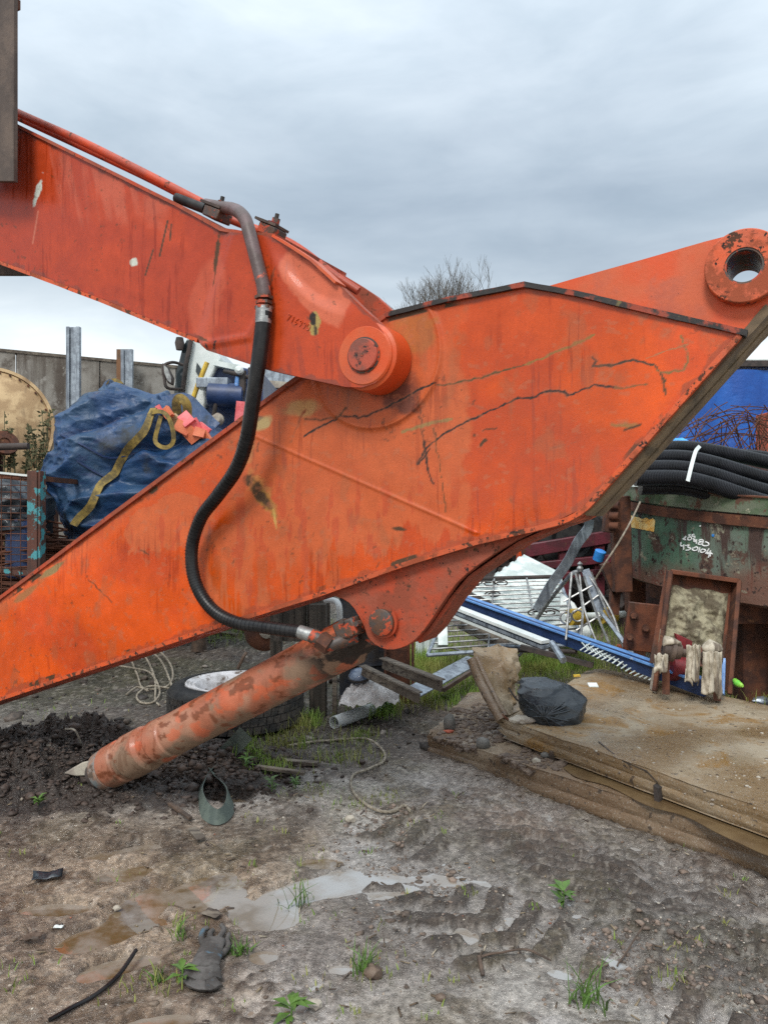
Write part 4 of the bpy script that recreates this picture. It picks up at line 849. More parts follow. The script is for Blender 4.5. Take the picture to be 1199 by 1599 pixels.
# black bag
def sack(rows, depth, nseg=64, nrow=40, folds=.03, fsc=3.5, seed=1, p_=3.0, mb=None, tilt=0):
    """rows: list of (z, xl, xr, ycentre, depthscale), lofted"""
    mb = mb or MB(); Z = [r[0] for r in rows]
    def it(k, t): 
        x = t*(len(rows)-1); i = min(int(x), len(rows)-2); f_ = x-i; f_ = f_*f_*(3-2*f_)*.35+f_*.65; return rows[i][k]*(1-f_)+rows[i+1][k]*f_
    def fn(u, v):
        z, xl, xr, yc, ds = (it(k, v) for k in range(5)); a = 2*PI*u*(nseg-1)/nseg; c, s = math.cos(a), math.sin(a); e = 2/p_
        x = (xl+xr)/2+(xr-xl)/2*math.copysign(abs(c)**e, c); y = yc+depth*ds*math.copysign(abs(s)**e, s); P = Vector((x, y, z)); o_ = Vector((seed*3.3,0,seed))
        r1 = 1-abs(MN.noise(P*fsc+o_))*2.2; r2 = 1-abs(MN.noise(P*fsc*2.7+o_*2))*2.2; n_ = Vector((c, s, .2 if v > .8 else 0)).normalized()
        return P+n_*(folds*(r1-.5)+folds*.4*(r2-.5))+Vector(MN.noise_vector(P*fsc*.6+o_))*folds*.8
    mb.grid(fn, nseg, nrow, wrap=True); n0 = len(mb.v)-nseg*nrow
    c0 = sum((mb.v[n0+i] for i in range(nseg)), Vector())/nseg; c1 = sum((mb.v[n0+nseg*(nrow-1)+i] for i in range(nseg)), Vector())/nseg
    mb.v += [c0, c1]; k = len(mb.v); mb.f += [(n0+(i+1) % nseg, n0+i, k-2) for i in range(nseg)]+[(n0+nseg*(nrow-1)+i, n0+nseg*(nrow-1)+(i+1) % nseg, k-1) for i in range(nseg)]
    return mb
def R_(py, l, r, Y, yc, ds): a = W(l, py, Y); b = W(r, py, Y); return (a.z, a.x, b.x, yc, ds)
yb = 4.78
bb = sack([R_(1141,848,900,yb,yb+.12,.5), R_(1137,832,916,yb,yb+.13,.85), R_(1120,823,926,yb,yb+.14,1.), R_(1102,817,924,yb,yb+.15,1.), R_(1090,814,914,yb,yb+.17,.9), R_(1080,818,898,yb,yb+.2,.75), R_(1074,826,878,yb,yb+.22,.45)], .17, 110, 70, .026, 4.5, 4, 2.05)
bag = ob('rubbish_bag', bb, M['blackbag'], label='full black plastic bag tied shut, lying on the upper concrete slab', cat='bag', angle=60, sub=1)
kn = W(850, 1118, yb-.06); pl = MB()
for i in range(34):
    a = i*2*PI/34+random.uniform(-.1,.1); r = random.uniform(.07, .24); e = kn+Vector((math.cos(a)*r, .05, math.sin(a)*r*.6))
    e2, n_ = surf(bb.bvh(), 600+F*e.x/e.y, 800-F*(e.z-H)/e.y, .002)
    if e2 is not None: k2, _ = surf(bb.bvh(), 850, 1118, .012); pl.tube(smooth_pts([k2 or kn, ((k2 or kn)+e2)/2+Vector((0,-.006,0)), e2], 4), [.009]*4+[.006]*4+[.0008], 6)
ob('gathered_folds', pl, M['blackbag'], bag, angle=80)
ob('yellow_scrap', MB().box(onb(upb, 901, 1056, .008), (.05,.03,.015)).warp(.006, 30), M['yellow'], label='yellow scrap of plastic behind the black bag', cat='litter')
ob('white_scrap', MB().box(onb(upb, 926, 1073, .01), (.07,.06,.012), Matrix.Rotation(.3, 3, 'X')), M['white'], label='square white scrap on the slab right of the black bag', cat='litter')
# ================= tyre
tyre = thing('tyre', (-1.11, 5.78, .02), 'old lorry tyre lying flat under the cylinder, on a pale steel rim', 'tyre')
Rt = .50; hT = .31
pr = [(.03,.29),(.0,.33),(.0,.42),(.02,.47),(.05,Rt),(hT-.05,Rt),(hT-.02,.475),(hT-.004,.44),(hT,.42),(hT-.004,.40),(hT+.004,.392),(hT-.006,.385),(hT-.03,.375)]
ob('rubber', MB().lathe(tyre.location, (0,0,1), pr, 96, False), M['rubber'], tyre, angle=40)
tr = MB()
for k in range(54):
    a0 = 2*PI*k/54
    for (z0, z1, sh) in [(.035,.085,.0),(.092,.142,.5),(.149,.199,.0),(.206,.256,.5)]:
        a = a0+sh*2*PI/54; p = []
        for zz in (z0, z1):
            for (rr2, aa) in ((Rt-.004, a), (Rt-.004, a+.104), (Rt+.006, a+.102), (Rt+.006, a+.002)): jj = MN.noise(Vector((aa*9, zz*20, 1)))*.006; p.append(tyre.location+Vector(((rr2+jj)*math.cos(aa+zz*.3), (rr2+jj)*math.sin(aa+zz*.3), zz+jj)))
        tr.hexa(p)
M['tread'] = mat('worn_tread', (.03,.029,.028), (.075,.065,.055), .75, nsc=14, bsc=50, bd=.003)
tagit(ob('tread_blocks', tr, M['tread'], tyre), kind='stuff')
M['rim'] = mat('pale_rim', (.62,.62,.64), (.36,.35,.35), .4, metal=0, nsc=6, chips=[((.12,.09,.07), 9, .56, .66, .9)])
rim = ob('rim', MB().lathe(tyre.location, (0,0,1), [(hT-.035,.378),(hT+.000,.374),(hT+.003,.362),(hT-.010,.352),(hT-.004,.335),(hT-.018,.325),(hT-.012,.305),(hT-.03,.292),(hT-.055,.275),(hT-.10,.255),(hT-.13,.235),(hT-.12,.16),(hT-.07,.13),(hT-.065,.085),(hT-.12,.08),(.05,.08)], 72, False), M['rim'], tyre, angle=35)
for k in range(8):
    nt_ = MB(); a = 2*PI*k/8; nt_.tube([tyre.location+Vector((.195*math.cos(a), .195*math.sin(a), hT-.125)), tyre.location+Vector((.195*math.cos(a), .195*math.sin(a), hT-.09))], .018, 6); ob('wheel_nut', nt_, M['rust'], tyre)
ob('stick', MB().tube(smooth_pts([W(372,1045,5.3), W(380,1028,5.3), W(385,1020,5.32)], 4), .012, 7), M['stick'], label='short stick lying on the far edge of the tyre rim', cat='stick')
# ================= strap loop, ropes, pipe, sticks
sg = [(385,1145,.26),(372,1160,.2),(352,1180,.11),(338,1200,.06),(330,1205,.05)]
st = thing('lifting_strap', GH(335, 1270), 'dirty green webbing strap with a loop end in front of the tyre', 'strap')
P1 = [G(x, y, z) for x, y, z in sg]
ob('band', MB().ribbon(smooth_pts(P1, 6), .105, (.1,-1,.35), .006), M['strap'], st)
LP_ = [(333,1203,.07),(318,1222,.055),(314,1245,.05),(320,1265,.05),(338,1277,.05),(355,1268,.05),(360,1250,.05),(352,1232,.055),(340,1215,.06),(334,1204,.07)]
lp = smooth_pts([G(x, y, z) for x, y, z in LP_], 6); cen = sum(lp, Vector())/len(lp)
ob('loop', MB().ribbon(lp, .075, [((p-cen).normalized()+Vector((0,0,.35))) for p in lp], .006), M['strap'], st)
ob('knot', MB().tube(smooth_pts([G(322,1206,.05), G(334,1196,.08), G(346,1204,.05)], 5), .024, 10).warp(.012, 30), M['strap'], st)
def rope(name, pts, r, m, label, cat='rope', par=None, z=.012, tw=True):
    P = [GH(p[0], p[1], z+(p[2] if len(p) > 2 else 0)) for p in pts] if not isinstance(pts[0], Vector) else pts
    P = smooth_pts(P, 10); mb = MB()
    if tw:
        L_ = 0; strands = [[], [], []]
        for i, p in enumerate(P):
            if i: L_ += (p-P[i-1]).length
            d = (P[min(i+1, len(P)-1)]-P[max(i-1, 0)]).normalized(); a, b = perp(d)
            for k in range(3): t = L_*75+2*PI*k/3; strands[k].append(p+(a*math.cos(t)+b*math.sin(t))*r*.5)
        for s_ in strands: mb.tube(s_, r*.62, 6)
    else: mb.tube(P, r, 10)
    return ob(name, mb, M[m], par, label, cat if not par else None, angle=60)
rope('rope', [(450,1168),(490,1162),(540,1158),(575,1160,.01),(598,1175),(600,1192),(575,1205),(552,1215),(550,1235),(565,1255),(590,1270),(615,1272),(632,1262),(640,1270)], .0085, 'rope', 'single dirty rope snaking over the ground right of the tyre')
rp = thing('rope_tangle', GH(230, 1080), 'tangled pale frayed rope heaped behind the mud heap', 'rope')
for pts in ([(205,1040,.05),(215,1060,.02),(225,1078),(262,1078,.02),(270,1060,.06),(255,1040,.1),(232,1028,.12),(222,1034,.08)], [(180,1045,.02),(205,1052,.04),(235,1062,.05),(250,1085,.02),(240,1100),(220,1100),(215,1088),(235,1080,.03),(268,1082,.02)],
            [(200,1032,.1),(225,1045,.12),(242,1070,.05),(243,1095),(250,1105)], [(225,1030,.12),(250,1048,.1),(265,1072,.05),(272,1092),(258,1100)], [(198,1088),(215,1080,.02),(232,1084,.01)]):
    rope('rope_strand', pts, .0095, 'rope', None, par=rp, z=.014)
rope('cable', [(78,1600),(110,1582),(150,1560),(185,1530),(213,1490)], .0075, 'hose', 'black cable end lying in the mud at the lower left', 'cable', tw=False)
pp_ = [GH(522,1140,.05), GH(604,1112,.06)]
pv = thing('plastic_pipe', GH(560, 1135), 'short light grey plastic drainpipe with a split top beside the grass', 'pipe')
dpp = (pp_[1]-pp_[0]); Lp = dpp.length
ob('pipe_wall', MB().lathe(pp_[0], dpp, [(0,.042),(0,.047),(Lp,.047),(Lp,.042),(0,.042)], 32, False), M['pvc'], pv)
def plank(px0, py0, px1, py1, w, h, m, label, z=.02, cat='plank', name='plank', Y=None, group=None):
    a = GH(px0, py0, z); b = GH(px1, py1, z); mb = MB(); n = 8
    for i in range(1): mb.beam(a, b, w, h)
    return ob(name, mb.warp(.004, 9), M[m], label=label, cat=cat, group=group, bevel=.003)
plank(405,1192,497,1198,.05,.022,'timber_light','upper of two broken grey wood strips right of the strap', cat='wood strip', group='broken wood strips')
plank(402,1203,476,1214,.035,.02,'timber_light','lower of two broken grey wood strips right of the strap', cat='wood strip', group='broken wood strips')
plank(265,1262,298,1285,.022,.016,'stick','dark brown wood splinter between mud heap and strap loop', cat='wood splinter')
plank(299,1300,315,1318,.045,.01,'timber_light','flat brown wood chip just below the dark splinter', cat='wood chip')
plank(755,1530,748,1498,.014,.013,'stick','short thick twig stub in the mud', cat='twig', z=.01)
ob('twig', MB().tube(smooth_pts([GH(752,1505,.02), GH(780,1498,.02), GH(820,1497,.03), GH(860,1510,.02)], 6), [.004]*18+[.003], 6).warp(.004, 20), M['stick'], label='thin brown twig lying across the tyre track', cat='twig')
ob('twig', MB().tube(smooth_pts([GH(965,1515,.01), GH(985,1485,.02), GH(1005,1455,.02)], 6), .0035, 6).warp(.004, 20), M['stick'], label='thin curved twig lying in the mud at lower right', cat='twig')
ob('timber_splinter', MB().beam(GH(76,1168,0), GH(80,1140,.10), .028, .02).warp(.004, 15), M['timber_light'], label='pale wooden splinter sticking up out of the mud heap', cat='wood splinter')
ob('twig', MB().tube(smooth_pts([GH(103,1152,.05), GH(118,1160,.07), GH(128,1175,.04)], 5), .006, 6), M['palestone'], label='short white twig on the mud heap', cat='twig')
def litter(name, px, py, size, m, label, rot=0, cat='litter', z=.008):
    n_ = 7; g = GH(px, py, z); mb = MB()
    mb.grid(lambda u, v: g+Vector(((u-.5)*size[0]*math.cos(rot)-(v-.5)*size[1]*math.sin(rot), (u-.5)*size[0]*math.sin(rot)+(v-.5)*size[1]*math.cos(rot), size[2]*(.5+MN.noise(Vector((u*3+px, v*3, py)))))), n_, n_)
    return ob(name, mb, M[m], label=label, cat=cat, solid=.002, angle=70)
litter('plastic_scrap', 75, 1375, (.12,.07,.03), 'blackbag', 'torn black plastic scrap in the wet mud at left', .3)
litter('plastic_scrap', 52, 1470, (.06,.05,.02), 'stick', 'dark brown scrap trodden into the mud at far left')
litter('paper_scrap', 92, 1452, (.035,.02,.005), 'white', 'tiny white scrap on the brown mud at left')
litter('broken_tile', 332, 1432, (.075,.05,.012), 'timber_light', 'flat brown chip of tile by the brown puddle', -.5)
rock('stone', 490, 1573, .026, 'palestone', 'pale flat stone near the bottom edge of the photo', seed=7, sq=(1.2,.8,.5))
rock('mud_clod', 583, 1525, .034, 'mudlump', 'round dark mud clod beside a grass tuft', seed=8, cat='clod')
rock('stone', 183, 1422, .016, 'palestone', 'small pale pebble at the edge of the brown puddle', seed=9)
rock('stone', 688, 1563, .018, 'mudlump', 'small brown stone at the bottom centre', seed=10)
rock('stone', 547, 1284, .030, 'palestone', 'pale pitted stone below the rope end', seed=11, sq=(1.1,.7,.7))
rock('stone', 20, 1085, .13, 'stone', 'large grey stone under the low end of the orange boom', seed=12, sq=(1.2,.8,.55))
# glove
gl = thing('work_glove', GH(325, 1525), 'dirty grey work glove lying flat in the mud', 'glove')
gz = lambda x, y, z: GH(x, y, z)
mb = MB(); a, b_, c_ = gz(318,1525,.012), gz(326,1500,.018), gz(336,1478,.014)
prw = [(0,.9),(.3,1.05),(.6,1.),(1,.85)]
def palm(u, v):
    ang = 2*PI*u*23/24; c = a.lerp(c_, v); d = (c_-a).normalized(); s_ = Vector((d.y,-d.x,0)); w = .046+.004*math.sin(v*6); t = .017*(1 if 0 < v < 1 else .8)
    return c+s_*w*math.cos(ang)+Vector((0,0,.012+t*math.sin(ang)))+Vector(MN.noise_vector(c*30+Vector((u*3,0,0))))*.004
mb.grid(palm, 24, 12, wrap=True); mb.f += [tuple(range(23,-1,-1)), tuple(24*11+i for i in range(24))]
for pts, r in (([(322,1490),(315,1475),(318,1462),(326,1457)], .014), ([(330,1485),(328,1468),(334,1460)], .014), ([(336,1486),(345,1470),(350,1460),(346,1452)], .013), ([(342,1490),(354,1478),(358,1466)], .012), ([(335,1505),(350,1496),(357,1486),(354,1476)], .014)):
    P = smooth_pts([gz(x, y, .018) for x, y in pts], 5); mb.tube([P[0]]+P, [.004]+[r*(1-.35*i/len(P)) for i in range(len(P))], 10)
ob('hand_part', mb, M['glove'], gl, angle=80, sub=1)
mb = MB()
cf = smooth_pts([gz(291,1522,.02), gz(300,1533,.028), (gz(320,1538,.03)), gz(345,1532,.022)], 5); mb.ribbon(cf, .05, (0,-.5,.9), .012).warp(.006, 30)
cf = smooth_pts([gz(290,1530,.01), gz(302,1545,.015), (gz(320,1550,.015)), gz(342,1543,.01)], 5); mb.ribbon(cf, .04, (0,-.3,1), .012).warp(.008, 30)
ob('cuff', mb, M['glove'], gl, angle=80, bevel=.003)
# ================= things under the lug
wp = thing('timber_post_stand', G(490, 1120), 'dark weathered timber boards standing upright behind the cylinder head', 'timber stand')
for i in range(6):
    x0 = 424+i*18.5; a = W(x0, 925, 6.1); b = W(x0+17.5, 925, 6.1); zb = 0.0 if i == 5 else .55
    if i < 5: ob('board', MB().box(((a.x+b.x)/2, 6.12+.01*(i % 2), .88), (b.x-a.x, .05, .62)), M['timber'], wp, bevel=.003)
ob('leg', MB().box(((W(497,0,6.0).x), 6.03, .42), (.13,.12,.92)), M['timber'], wp, bevel=.004)
ob('leg', MB().box(((W(523,0,5.95).x), 5.98, .30), (.035,.10,.66)), M['timber_light'], wp, bevel=.004)
ob('leg', MB().box(((W(432,0,6.3).x), 6.3, .42), (.09,.1,.85)), M['timber'], wp, bevel=.004)
ob('white_pipe_bend', MB().tube(smooth_pts([W(508,938,5.6), W(524,939,5.55), W(530,948,5.5), W(531,970,5.5)], 5), .022, 12), M['pvc'], label='white bent pipe end above the cylinder head', cat='pipe')
rw = thing('rusty_channel_stand', G(625, 1100), 'rust brown steel channel standing on end behind the lug', 'steel post')
ob('web', MB().box((W(622,0,6.4).x, 6.4, .45), (.20,.02,.95)), M['rust'], rw)
ob('flange', MB().box((W(645,0,6.35).x, 6.35, .45), (.02,.10,.95)), M['rust'], rw); ob('flange', MB().box((W(602,0,6.35).x, 6.35, .45), (.02,.10,.95)), M['rust'], rw)
def angle_iron(a, b, w, m, label, name='angle_iron', cat='angle iron', group=None):
    mb = MB().beam(a, b, w, .008); mb.beam(a+Vector((0,-w*.5,-w*.45)), b+Vector((0,-w*.5,-w*.45)), .008, w)
    return ob(name, mb, M[m], label=label, cat=cat, group=group)
angle_iron(W(566,1040,5.7), W(655,1083,5.3), .07, 'timber_light', 'lower of two brown angle irons leaning from behind the lug', group='brown angle irons')
angle_iron(W(598,1028,5.95), W(690,1063,5.5), .08, 'timber_light', 'upper of two brown angle irons leaning from behind the lug', group='brown angle irons')
ob('steel_strip', MB().beam(W(640,1085,5.95), W(742,1030,6.9), .16, .012, (0,-.4,1)), M['galv'], label='dull grey metal strip lying in the grass behind the broken slab', cat='metal strip')
ob('wood_strip', MB().beam(W(692,1078,5.75), W(752,1040,6.2), .03, .03), M['stick'], label='thin dark wood strip beside the grey metal strip', cat='wood strip')
cb = thing('glass_bowl', GH(562, 1090), 'bluish round glass lamp cover lying among the rubbish', 'lamp cover')
ob('bowl', MB().lathe(W(562,1056,5.75), (-.1,-.35,1), [(-.05,.02),(-.045,.05),(-.02,.078),(.01,.082),(.03,.07),(.045,.04),(.05,.01)], 32), mat('bluish_glass', (.20,.25,.33), (.10,.13,.19), .12, nsc=10), cb)
ob('bowl_rim', MB().ring(W(562,1056,5.75), (-.1,-.35,1), .078, .088, -.012, .004), M['dark'], cb)
pbs = MB(); cc0 = W(578,1100,5.75)
pbs.grid(lambda u, v: cc0+Vector(((u-.5)*.44, (v-.5)*.30+.1*(u-.5), .03+.13*math.sin(PI*u)**.6*math.sin(PI*v)**.6+.05*MN.noise(Vector((u*7, v*6, 3)))+.025*MN.noise(Vector((u*19, v*17, 3))))), 44, 34)
ob('plastic_sheet', pbs, M['plastic_clear'], label='crumpled translucent plastic sheet in front of the timber legs', cat='plastic sheet', angle=25)
rock('stone', 552, 1085, .05, 'palestone', 'pale angular stone beside the crumpled plastic sheet', seed=31)
rock('stone', 585, 1062, .045, 'palestone', 'pale brown lump behind the crumpled plastic sheet', seed=32)
ob('timber_stump', MB().lathe(GH(311,1018), (0,0,1), [(0,.085),(.12,.08),(.2,.09),(.34,.085)], 14).warp(.02, 9), M['stick'], label='squat dark wooden stump under the boom behind the rope', cat='stump')
plank(325,990,372,996,.08,.05,'timber_light','pale timber plank on the ground beyond the stump', cat='plank')
wl = thing('drum_wheel', GH(412, 1015), 'small rust brown wheel with a pale hub behind the hose', 'wheel')
ob('wheel_tyre', MB().lathe(W(413,985,7.6), (.5,-.85,0), [(-.05,.14),(-.05,.18),(-.02,.20),(.04,.20),(.06,.17),(.06,.10)], 36), M['rust'], wl)
ob('hub', MB().lathe(W(413,985,7.6), (.5,-.85,0), [(.03,.08),(.08,.07),(.10,.03)], 24), M['palestone'], wl)
wr_ = MB()
for i in range(7): wr_.tube(smooth_pts([W(110+i*6,1055-i*3,7+i*.1), W(180+i*5,1040-i*4,7+i*.1), W(250+i*10,1012-i*3,7.4+i*.1)], 6), .005, 5)
for i in range(9): wr_.tube([W(120+i*17,1060-i*5,7), W(125+i*17,1036-i*5.4,7.6)], .004, 5)
ob('wire_mesh_roll', wr_, M['galv'], label='flattened roll of wire mesh in the shade beneath the boom', cat='wire mesh')
# ================= background, left
def wbox(x0, x1, y0, y1, z0, z1): return MB().box(((x0+x1)/2, (y0+y1)/2, (z0+z1)/2), (x1-x0, y1-y0, z1-z0))
M['wallboard'] = mat('weathered_grey_boarding', (.30,.28,.25), (.19,.17,.145), .85, nsc=1.3, bsc=20, bd=.004, chips=[((.09,.07,.055), 3, .52, .66, .9), ((.30,.28,.25), 6, .58, .7, .8)], streak=((.10,.08,.065), (3,3,.35), (.5,.65)))
wa = W(-120, 0, 12.4); wb = W(480, 0, 15.8); wl2 = thing('yard_wall', ((wa.x+wb.x)/2, (wa.y+wb.y)/2, 0), 'tall weathered grey boarded yard wall behind the blue bag', 'wall')
dv_ = (wb-wa); dv_.z = 0; Lw_ = dv_.length; dv_.normalize(); ns_ = 5
for i in range(ns_):
    a = Vector((wa.x, wa.y, 2.15))+dv_*(Lw_*i/ns_+.01); b = Vector((wa.x, wa.y, 2.15))+dv_*(Lw_*(i+1)/ns_-.01)
    ob('wall_board', MB().beam(a, b, .16, 4.30+.03*(i % 2)).warp(.012, 2), M['wallboard'], wl2, bevel=.01)
ob('capping', MB().beam(Vector((wa.x, wa.y, 4.32)), Vector((wb.x, wb.y, 4.32)), .20, .05).warp(.01, 2), M['timber_light'], wl2)
ob('rust_stain_board', MB().box(W(195,585,13.75), (.28,.03,.9)), mat('rusty_board', (.20,.10,.05), (.13,.08,.05), .9, nsc=4), wl2)
def hpost(px0, px1, py, Y, label):
    a = W(px0, py, Y); b = W(px1, py, Y); cx = (a.x+b.x)/2; w = b.x-a.x; t = thing('steel_post', (cx, Y, 0), label, 'steel post', 'galvanised posts along the yard wall')
    ob('web', MB().box((cx, Y, a.z/2), (w*.98, .012, a.z)), M['galv'], t)
    for s in (-1, 1): ob('flange', MB().box((cx+s*(w/2-.006), Y, a.z/2), (.012, w*.35, a.z)), M['galv'], t)
    for s in (-1, 1): ob('lip', MB().box((cx+s*(w/2-.03), Y-w*.17, a.z/2), (.05, .012, a.z)), M['galv'], t)
hpost(105,126,511,12.7,'tall pale galvanised post rising above the wall behind the blue bag'); hpost(190,208,546,13.4,'short galvanised post end showing above the wall top')
# buff drum
bd = W(-18, 668, 9.6); dr = thing('mixer_drum', (bd.x, bd.y+.4, 0), 'big round buff painted drum end at the left edge by the wall', 'mixer drum')
axd = Vector((.28,-1,.12))
ob('shell', MB().lathe(bd, axd, [(-1.3,.45),(-.9,.62),(-.15,.75),(-.02,.75),(.02,.72),(.06,.60),(.12,.40),(.15,.2),(.16,.01)], 64), M['tan'], dr)
ob('rim', MB().ring(bd, axd, .735, .775, -.05, .035, 64), M['tan'], dr)
mb = MB()
for k in range(36):
    a, b = perp(axd.normalized()); t = 2*PI*k/36; p = bd+(a*math.cos(t)+b*math.sin(t))*.71+axd.normalized()*.03; mb.tube([p, p+axd.normalized()*.02], .014, 6)
tagit(ob('rivets', mb, M['rust'], dr), kind='stuff')
ob('stand', MB().box((bd.x, bd.y+.5, .95), (1.0,.8,1.9)), M['rust'], dr)
fl_ = W(8, 692, 8.8); fg = thing('pipe_flange', (fl_.x, fl_.y, 0), 'rusty flanged pipe stub in front of the buff drum', 'pipe')
ob('pipe_body', MB().tube([fl_, fl_+Vector((-.25,.25,-.12)), fl_+Vector((-.3,.3,-2.1))], .10, 20), M['rust'], fg); ob('flange_ring', MB().ring(fl_, (.6,-.7,.45), .06, .15, -.02, .02), M['rust'], fg)
dp = thing('dry_bush', W(40, 700, 9.0)-Vector((0,0,W(40,700,9.0).z)), 'dusty grey green weeds growing up against the buff drum', 'plant')
for i in range(16):
    b0 = W(random.uniform(-10, 78), 735, 8.95+random.uniform(-.1,.1)); tp = b0+Vector((random.uniform(-.08,.08), 0, random.uniform(.2,.72))); mb = MB(); P = smooth_pts([b0-Vector((0,0,1.0)), b0, (b0+tp)/2+Vector((random.uniform(-.04,.04),0,0)), tp], 4); mb.tube(P, [.007]*9+[.004]*(len(P)-9), 4)
    for k in range(34):
        p = b0.lerp(tp, random.random()); d = Vector((random.uniform(-1,1), random.uniform(-1,.4), random.uniform(-.3,1))).normalized()*random.uniform(.03,.075); s_ = d.cross(Vector((.3,1,.2))).normalized()*.014; mb.add([p, p+d*.5+s_, p+d, p+d*.5-s_], [(0,1,2,3)])
    ob('stem', mb, M['dryplant'], dp)
# rusty stillage
def fr_post(px, Y, zt, w, m, par): p = W(px, 800, Y); return ob('post', MB().box((p.x, Y, zt/2), (w, w, zt)), M[m], par, bevel=.004)
YC = 7.35; cg = thing('mesh_stillage', (W(0,0,YC).x, YC+.5, 0), 'rusty mesh sided stillage with a worn teal corner post, full of scrap', 'stillage')
zt = W(0,736,YC).z; pw = .125
cp_ = fr_post(57.5, YC, zt, pw, 'teal', cg); ob('post_lip', MB().box((W(57.5,0,YC).x+.01, YC-.07, zt/2), (.055,.014,zt-.02)), M['teal'], cp_)
fr_post(57.5, YC+1.1, zt, pw, 'rust', cg); fr_post(-130, YC, zt, pw, 'rust', cg); fr_post(-130, YC+1.1, zt, pw, 'rust', cg)
xl, xr = W(-130,0,YC).x, W(50,0,YC).x
for z, m, th in ((W(0,747,YC).z, 'rust', .05), (W(0,893,YC).z, 'teal', .06), (.25, 'rust', .06)):
    ob('rail', MB().beam((xl,YC,z+.10), (xr,YC,z-.01), .04, th), M[m], cg); ob('rail', MB().beam((xr+.05,YC+.05,z), (xr+.05,YC+1.05,z), .04, th), M[m], cg)
ob('white_edge', MB().beam((xl,YC-.02,W(0,742,YC).z+.10), (xr,YC-.02,W(0,742,YC).z-.01), .03, .02), M['white'], cg)
mb = MB()
for i in range(24): z = .4+i*.066; mb.tube([(xl,YC-.025,z+.02), (xr,YC-.025,z)], .0045, 5)
for i in range(12): x = xl+(xr-xl)*i/12; mb.tube([(x,YC-.03,.3), (x,YC-.03,1.95)], .004, 5)
ob('mesh_side', mb, M['rust'], cg)
mb = MB()
for i in range(90):
    z = random.uniform(.3, 1.45); y = YC+random.uniform(.06, 1.0); mb.tube(smooth_pts([(xl-.1, y, z+random.uniform(-.1,.1)), ((xl+xr)/2, y, z+random.uniform(-.12,.12)), (xr-.02, y, z+random.uniform(-.1,.1))], 4), .011, 5)
tagit(ob('rebar_offcuts', mb, M['rust'], None, kind='structure'), kind='stuff')
mb = sack([(1.40,xl,xr-.1,YC+.5,1),(1.55,xl,xr-.1,YC+.5,1),(1.72,xl,xr-.12,YC+.5,.95),(1.86,xl,xr-.2,YC+.5,.85),(1.93,xl+.3,xr-.5,YC+.5,.5)], .42, 60, 26, .07, 6, 21, 4)
ob('black_sheeting', mb, M['blackbag'], label='crumpled black plastic sheeting on top of the rusty stillage', cat='plastic sheet', angle=50)
ob('blue_barrel', MB().lathe((W(38,0,YC+.3).x, YC+.3, .95), (0,0,1), [(0,.15),(.02,.17),(.5,.17),(.6,.14),(.62,.05)], 28), M['navy'], label='dark blue plastic barrel inside the mesh stillage', cat='barrel')
ob('steel_tube', MB().tube([W(-60,700,7.9), W(45,697,7.9)], .035, 12), M['dark'], label='black steel tube lying across behind the stillage', cat='tube')
# rebar pile + bag
bp = thing('rebar_stack', (W(150,0,9.1).x, 9.1, 0), 'stack of dark rusty reinforcing bars under the blue bulk bag', 'steel bars')
x0, x1 = W(62,0,8.2).x, W(330,0,8.2).x
for s in (.15, .85): ob('bearer', MB().box((x0+(x1-x0)*s*.75, 9.5, .5), (.16,1.2,1.0)), M['dark'], bp)
mb = MB()
for i in range(130):
    z = random.uniform(1.0, 1.28); y = random.uniform(8.05, 9.9); mb.tube([(x0-.1, y, z+random.uniform(-.03,.03)), (x1, y+random.uniform(-.1,.1), z+random.uniform(-.05,.05))], .013, 5)
tagit(ob('bars', mb, M['rust'], bp), kind='stuff')
M['bluebag'] = mat('blue_woven_cloth', (.011,.048,.135), (.017,.055,.12), .42, .6, nsc=2.2, bsc=14, bd=.014, chips=[((.07,.10,.14), 3, .56, .74, .8), ((.03,.035,.04), 1.5, .55, .7, .8)], streak=((.014,.035,.10), (3,3,9), (.52,.64)))
YF = 8.25; yc = 9.05
rows = [R_(868,95,365,YF,yc,.9), R_(845,78,370,YF,yc,1), R_(800,62,380,YF,yc,1.02), R_(760,46,380,YF,yc,1.03), R_(722,42,372,YF,yc,1), R_(690,52,345,YF,yc,.97), R_(666,72,305,YF,yc,.9), R_(645,80,290,YF,yc-.02,.8), R_(620,84,262,YF,yc,.68), R_(604,95,215,YF,yc,.55), R_(592,112,170,YF,yc,.35), R_(586,125,150,YF,yc,.15)]
bg_ = sack(rows, .78, 260, 190, .03, 5, 5, 3.4)
yc0 = 9.05; xc0 = W(205,0,YF).x
for i_, v_ in enumerate(bg_.v):
    q1 = Vector((v_.x*.9+v_.z*.55, v_.y*.8, v_.z*1.9-v_.x*.7)); q2 = Vector((v_.x*3.2+v_.z*2.2, v_.y*2, v_.z*4.6-v_.x*1.2))
    f1 = (1-min(1, abs(MN.noise(q1+Vector((4,1,7))))*3.2))**1.5; f2 = (1-min(1, abs(MN.noise(q2+Vector((2,9,3))))*3.0))**1.3; f3 = (1-min(1, abs(MN.noise(q1*.8+Vector((14,21,2))))*4))**2
    d_ = Vector((v_.x-xc0, v_.y-yc0, .25)).normalized(); bg_.v[i_] = v_+d_*(.13*f1+.022*f2-.11*f3)
bgb = bg_.bvh()
bbag = ob('bulk_bag', bg_, M['bluebag'], label='huge slumped blue bulk bag with dirty yellow straps on the left', cat='bulk bag', angle=60, sub=1)
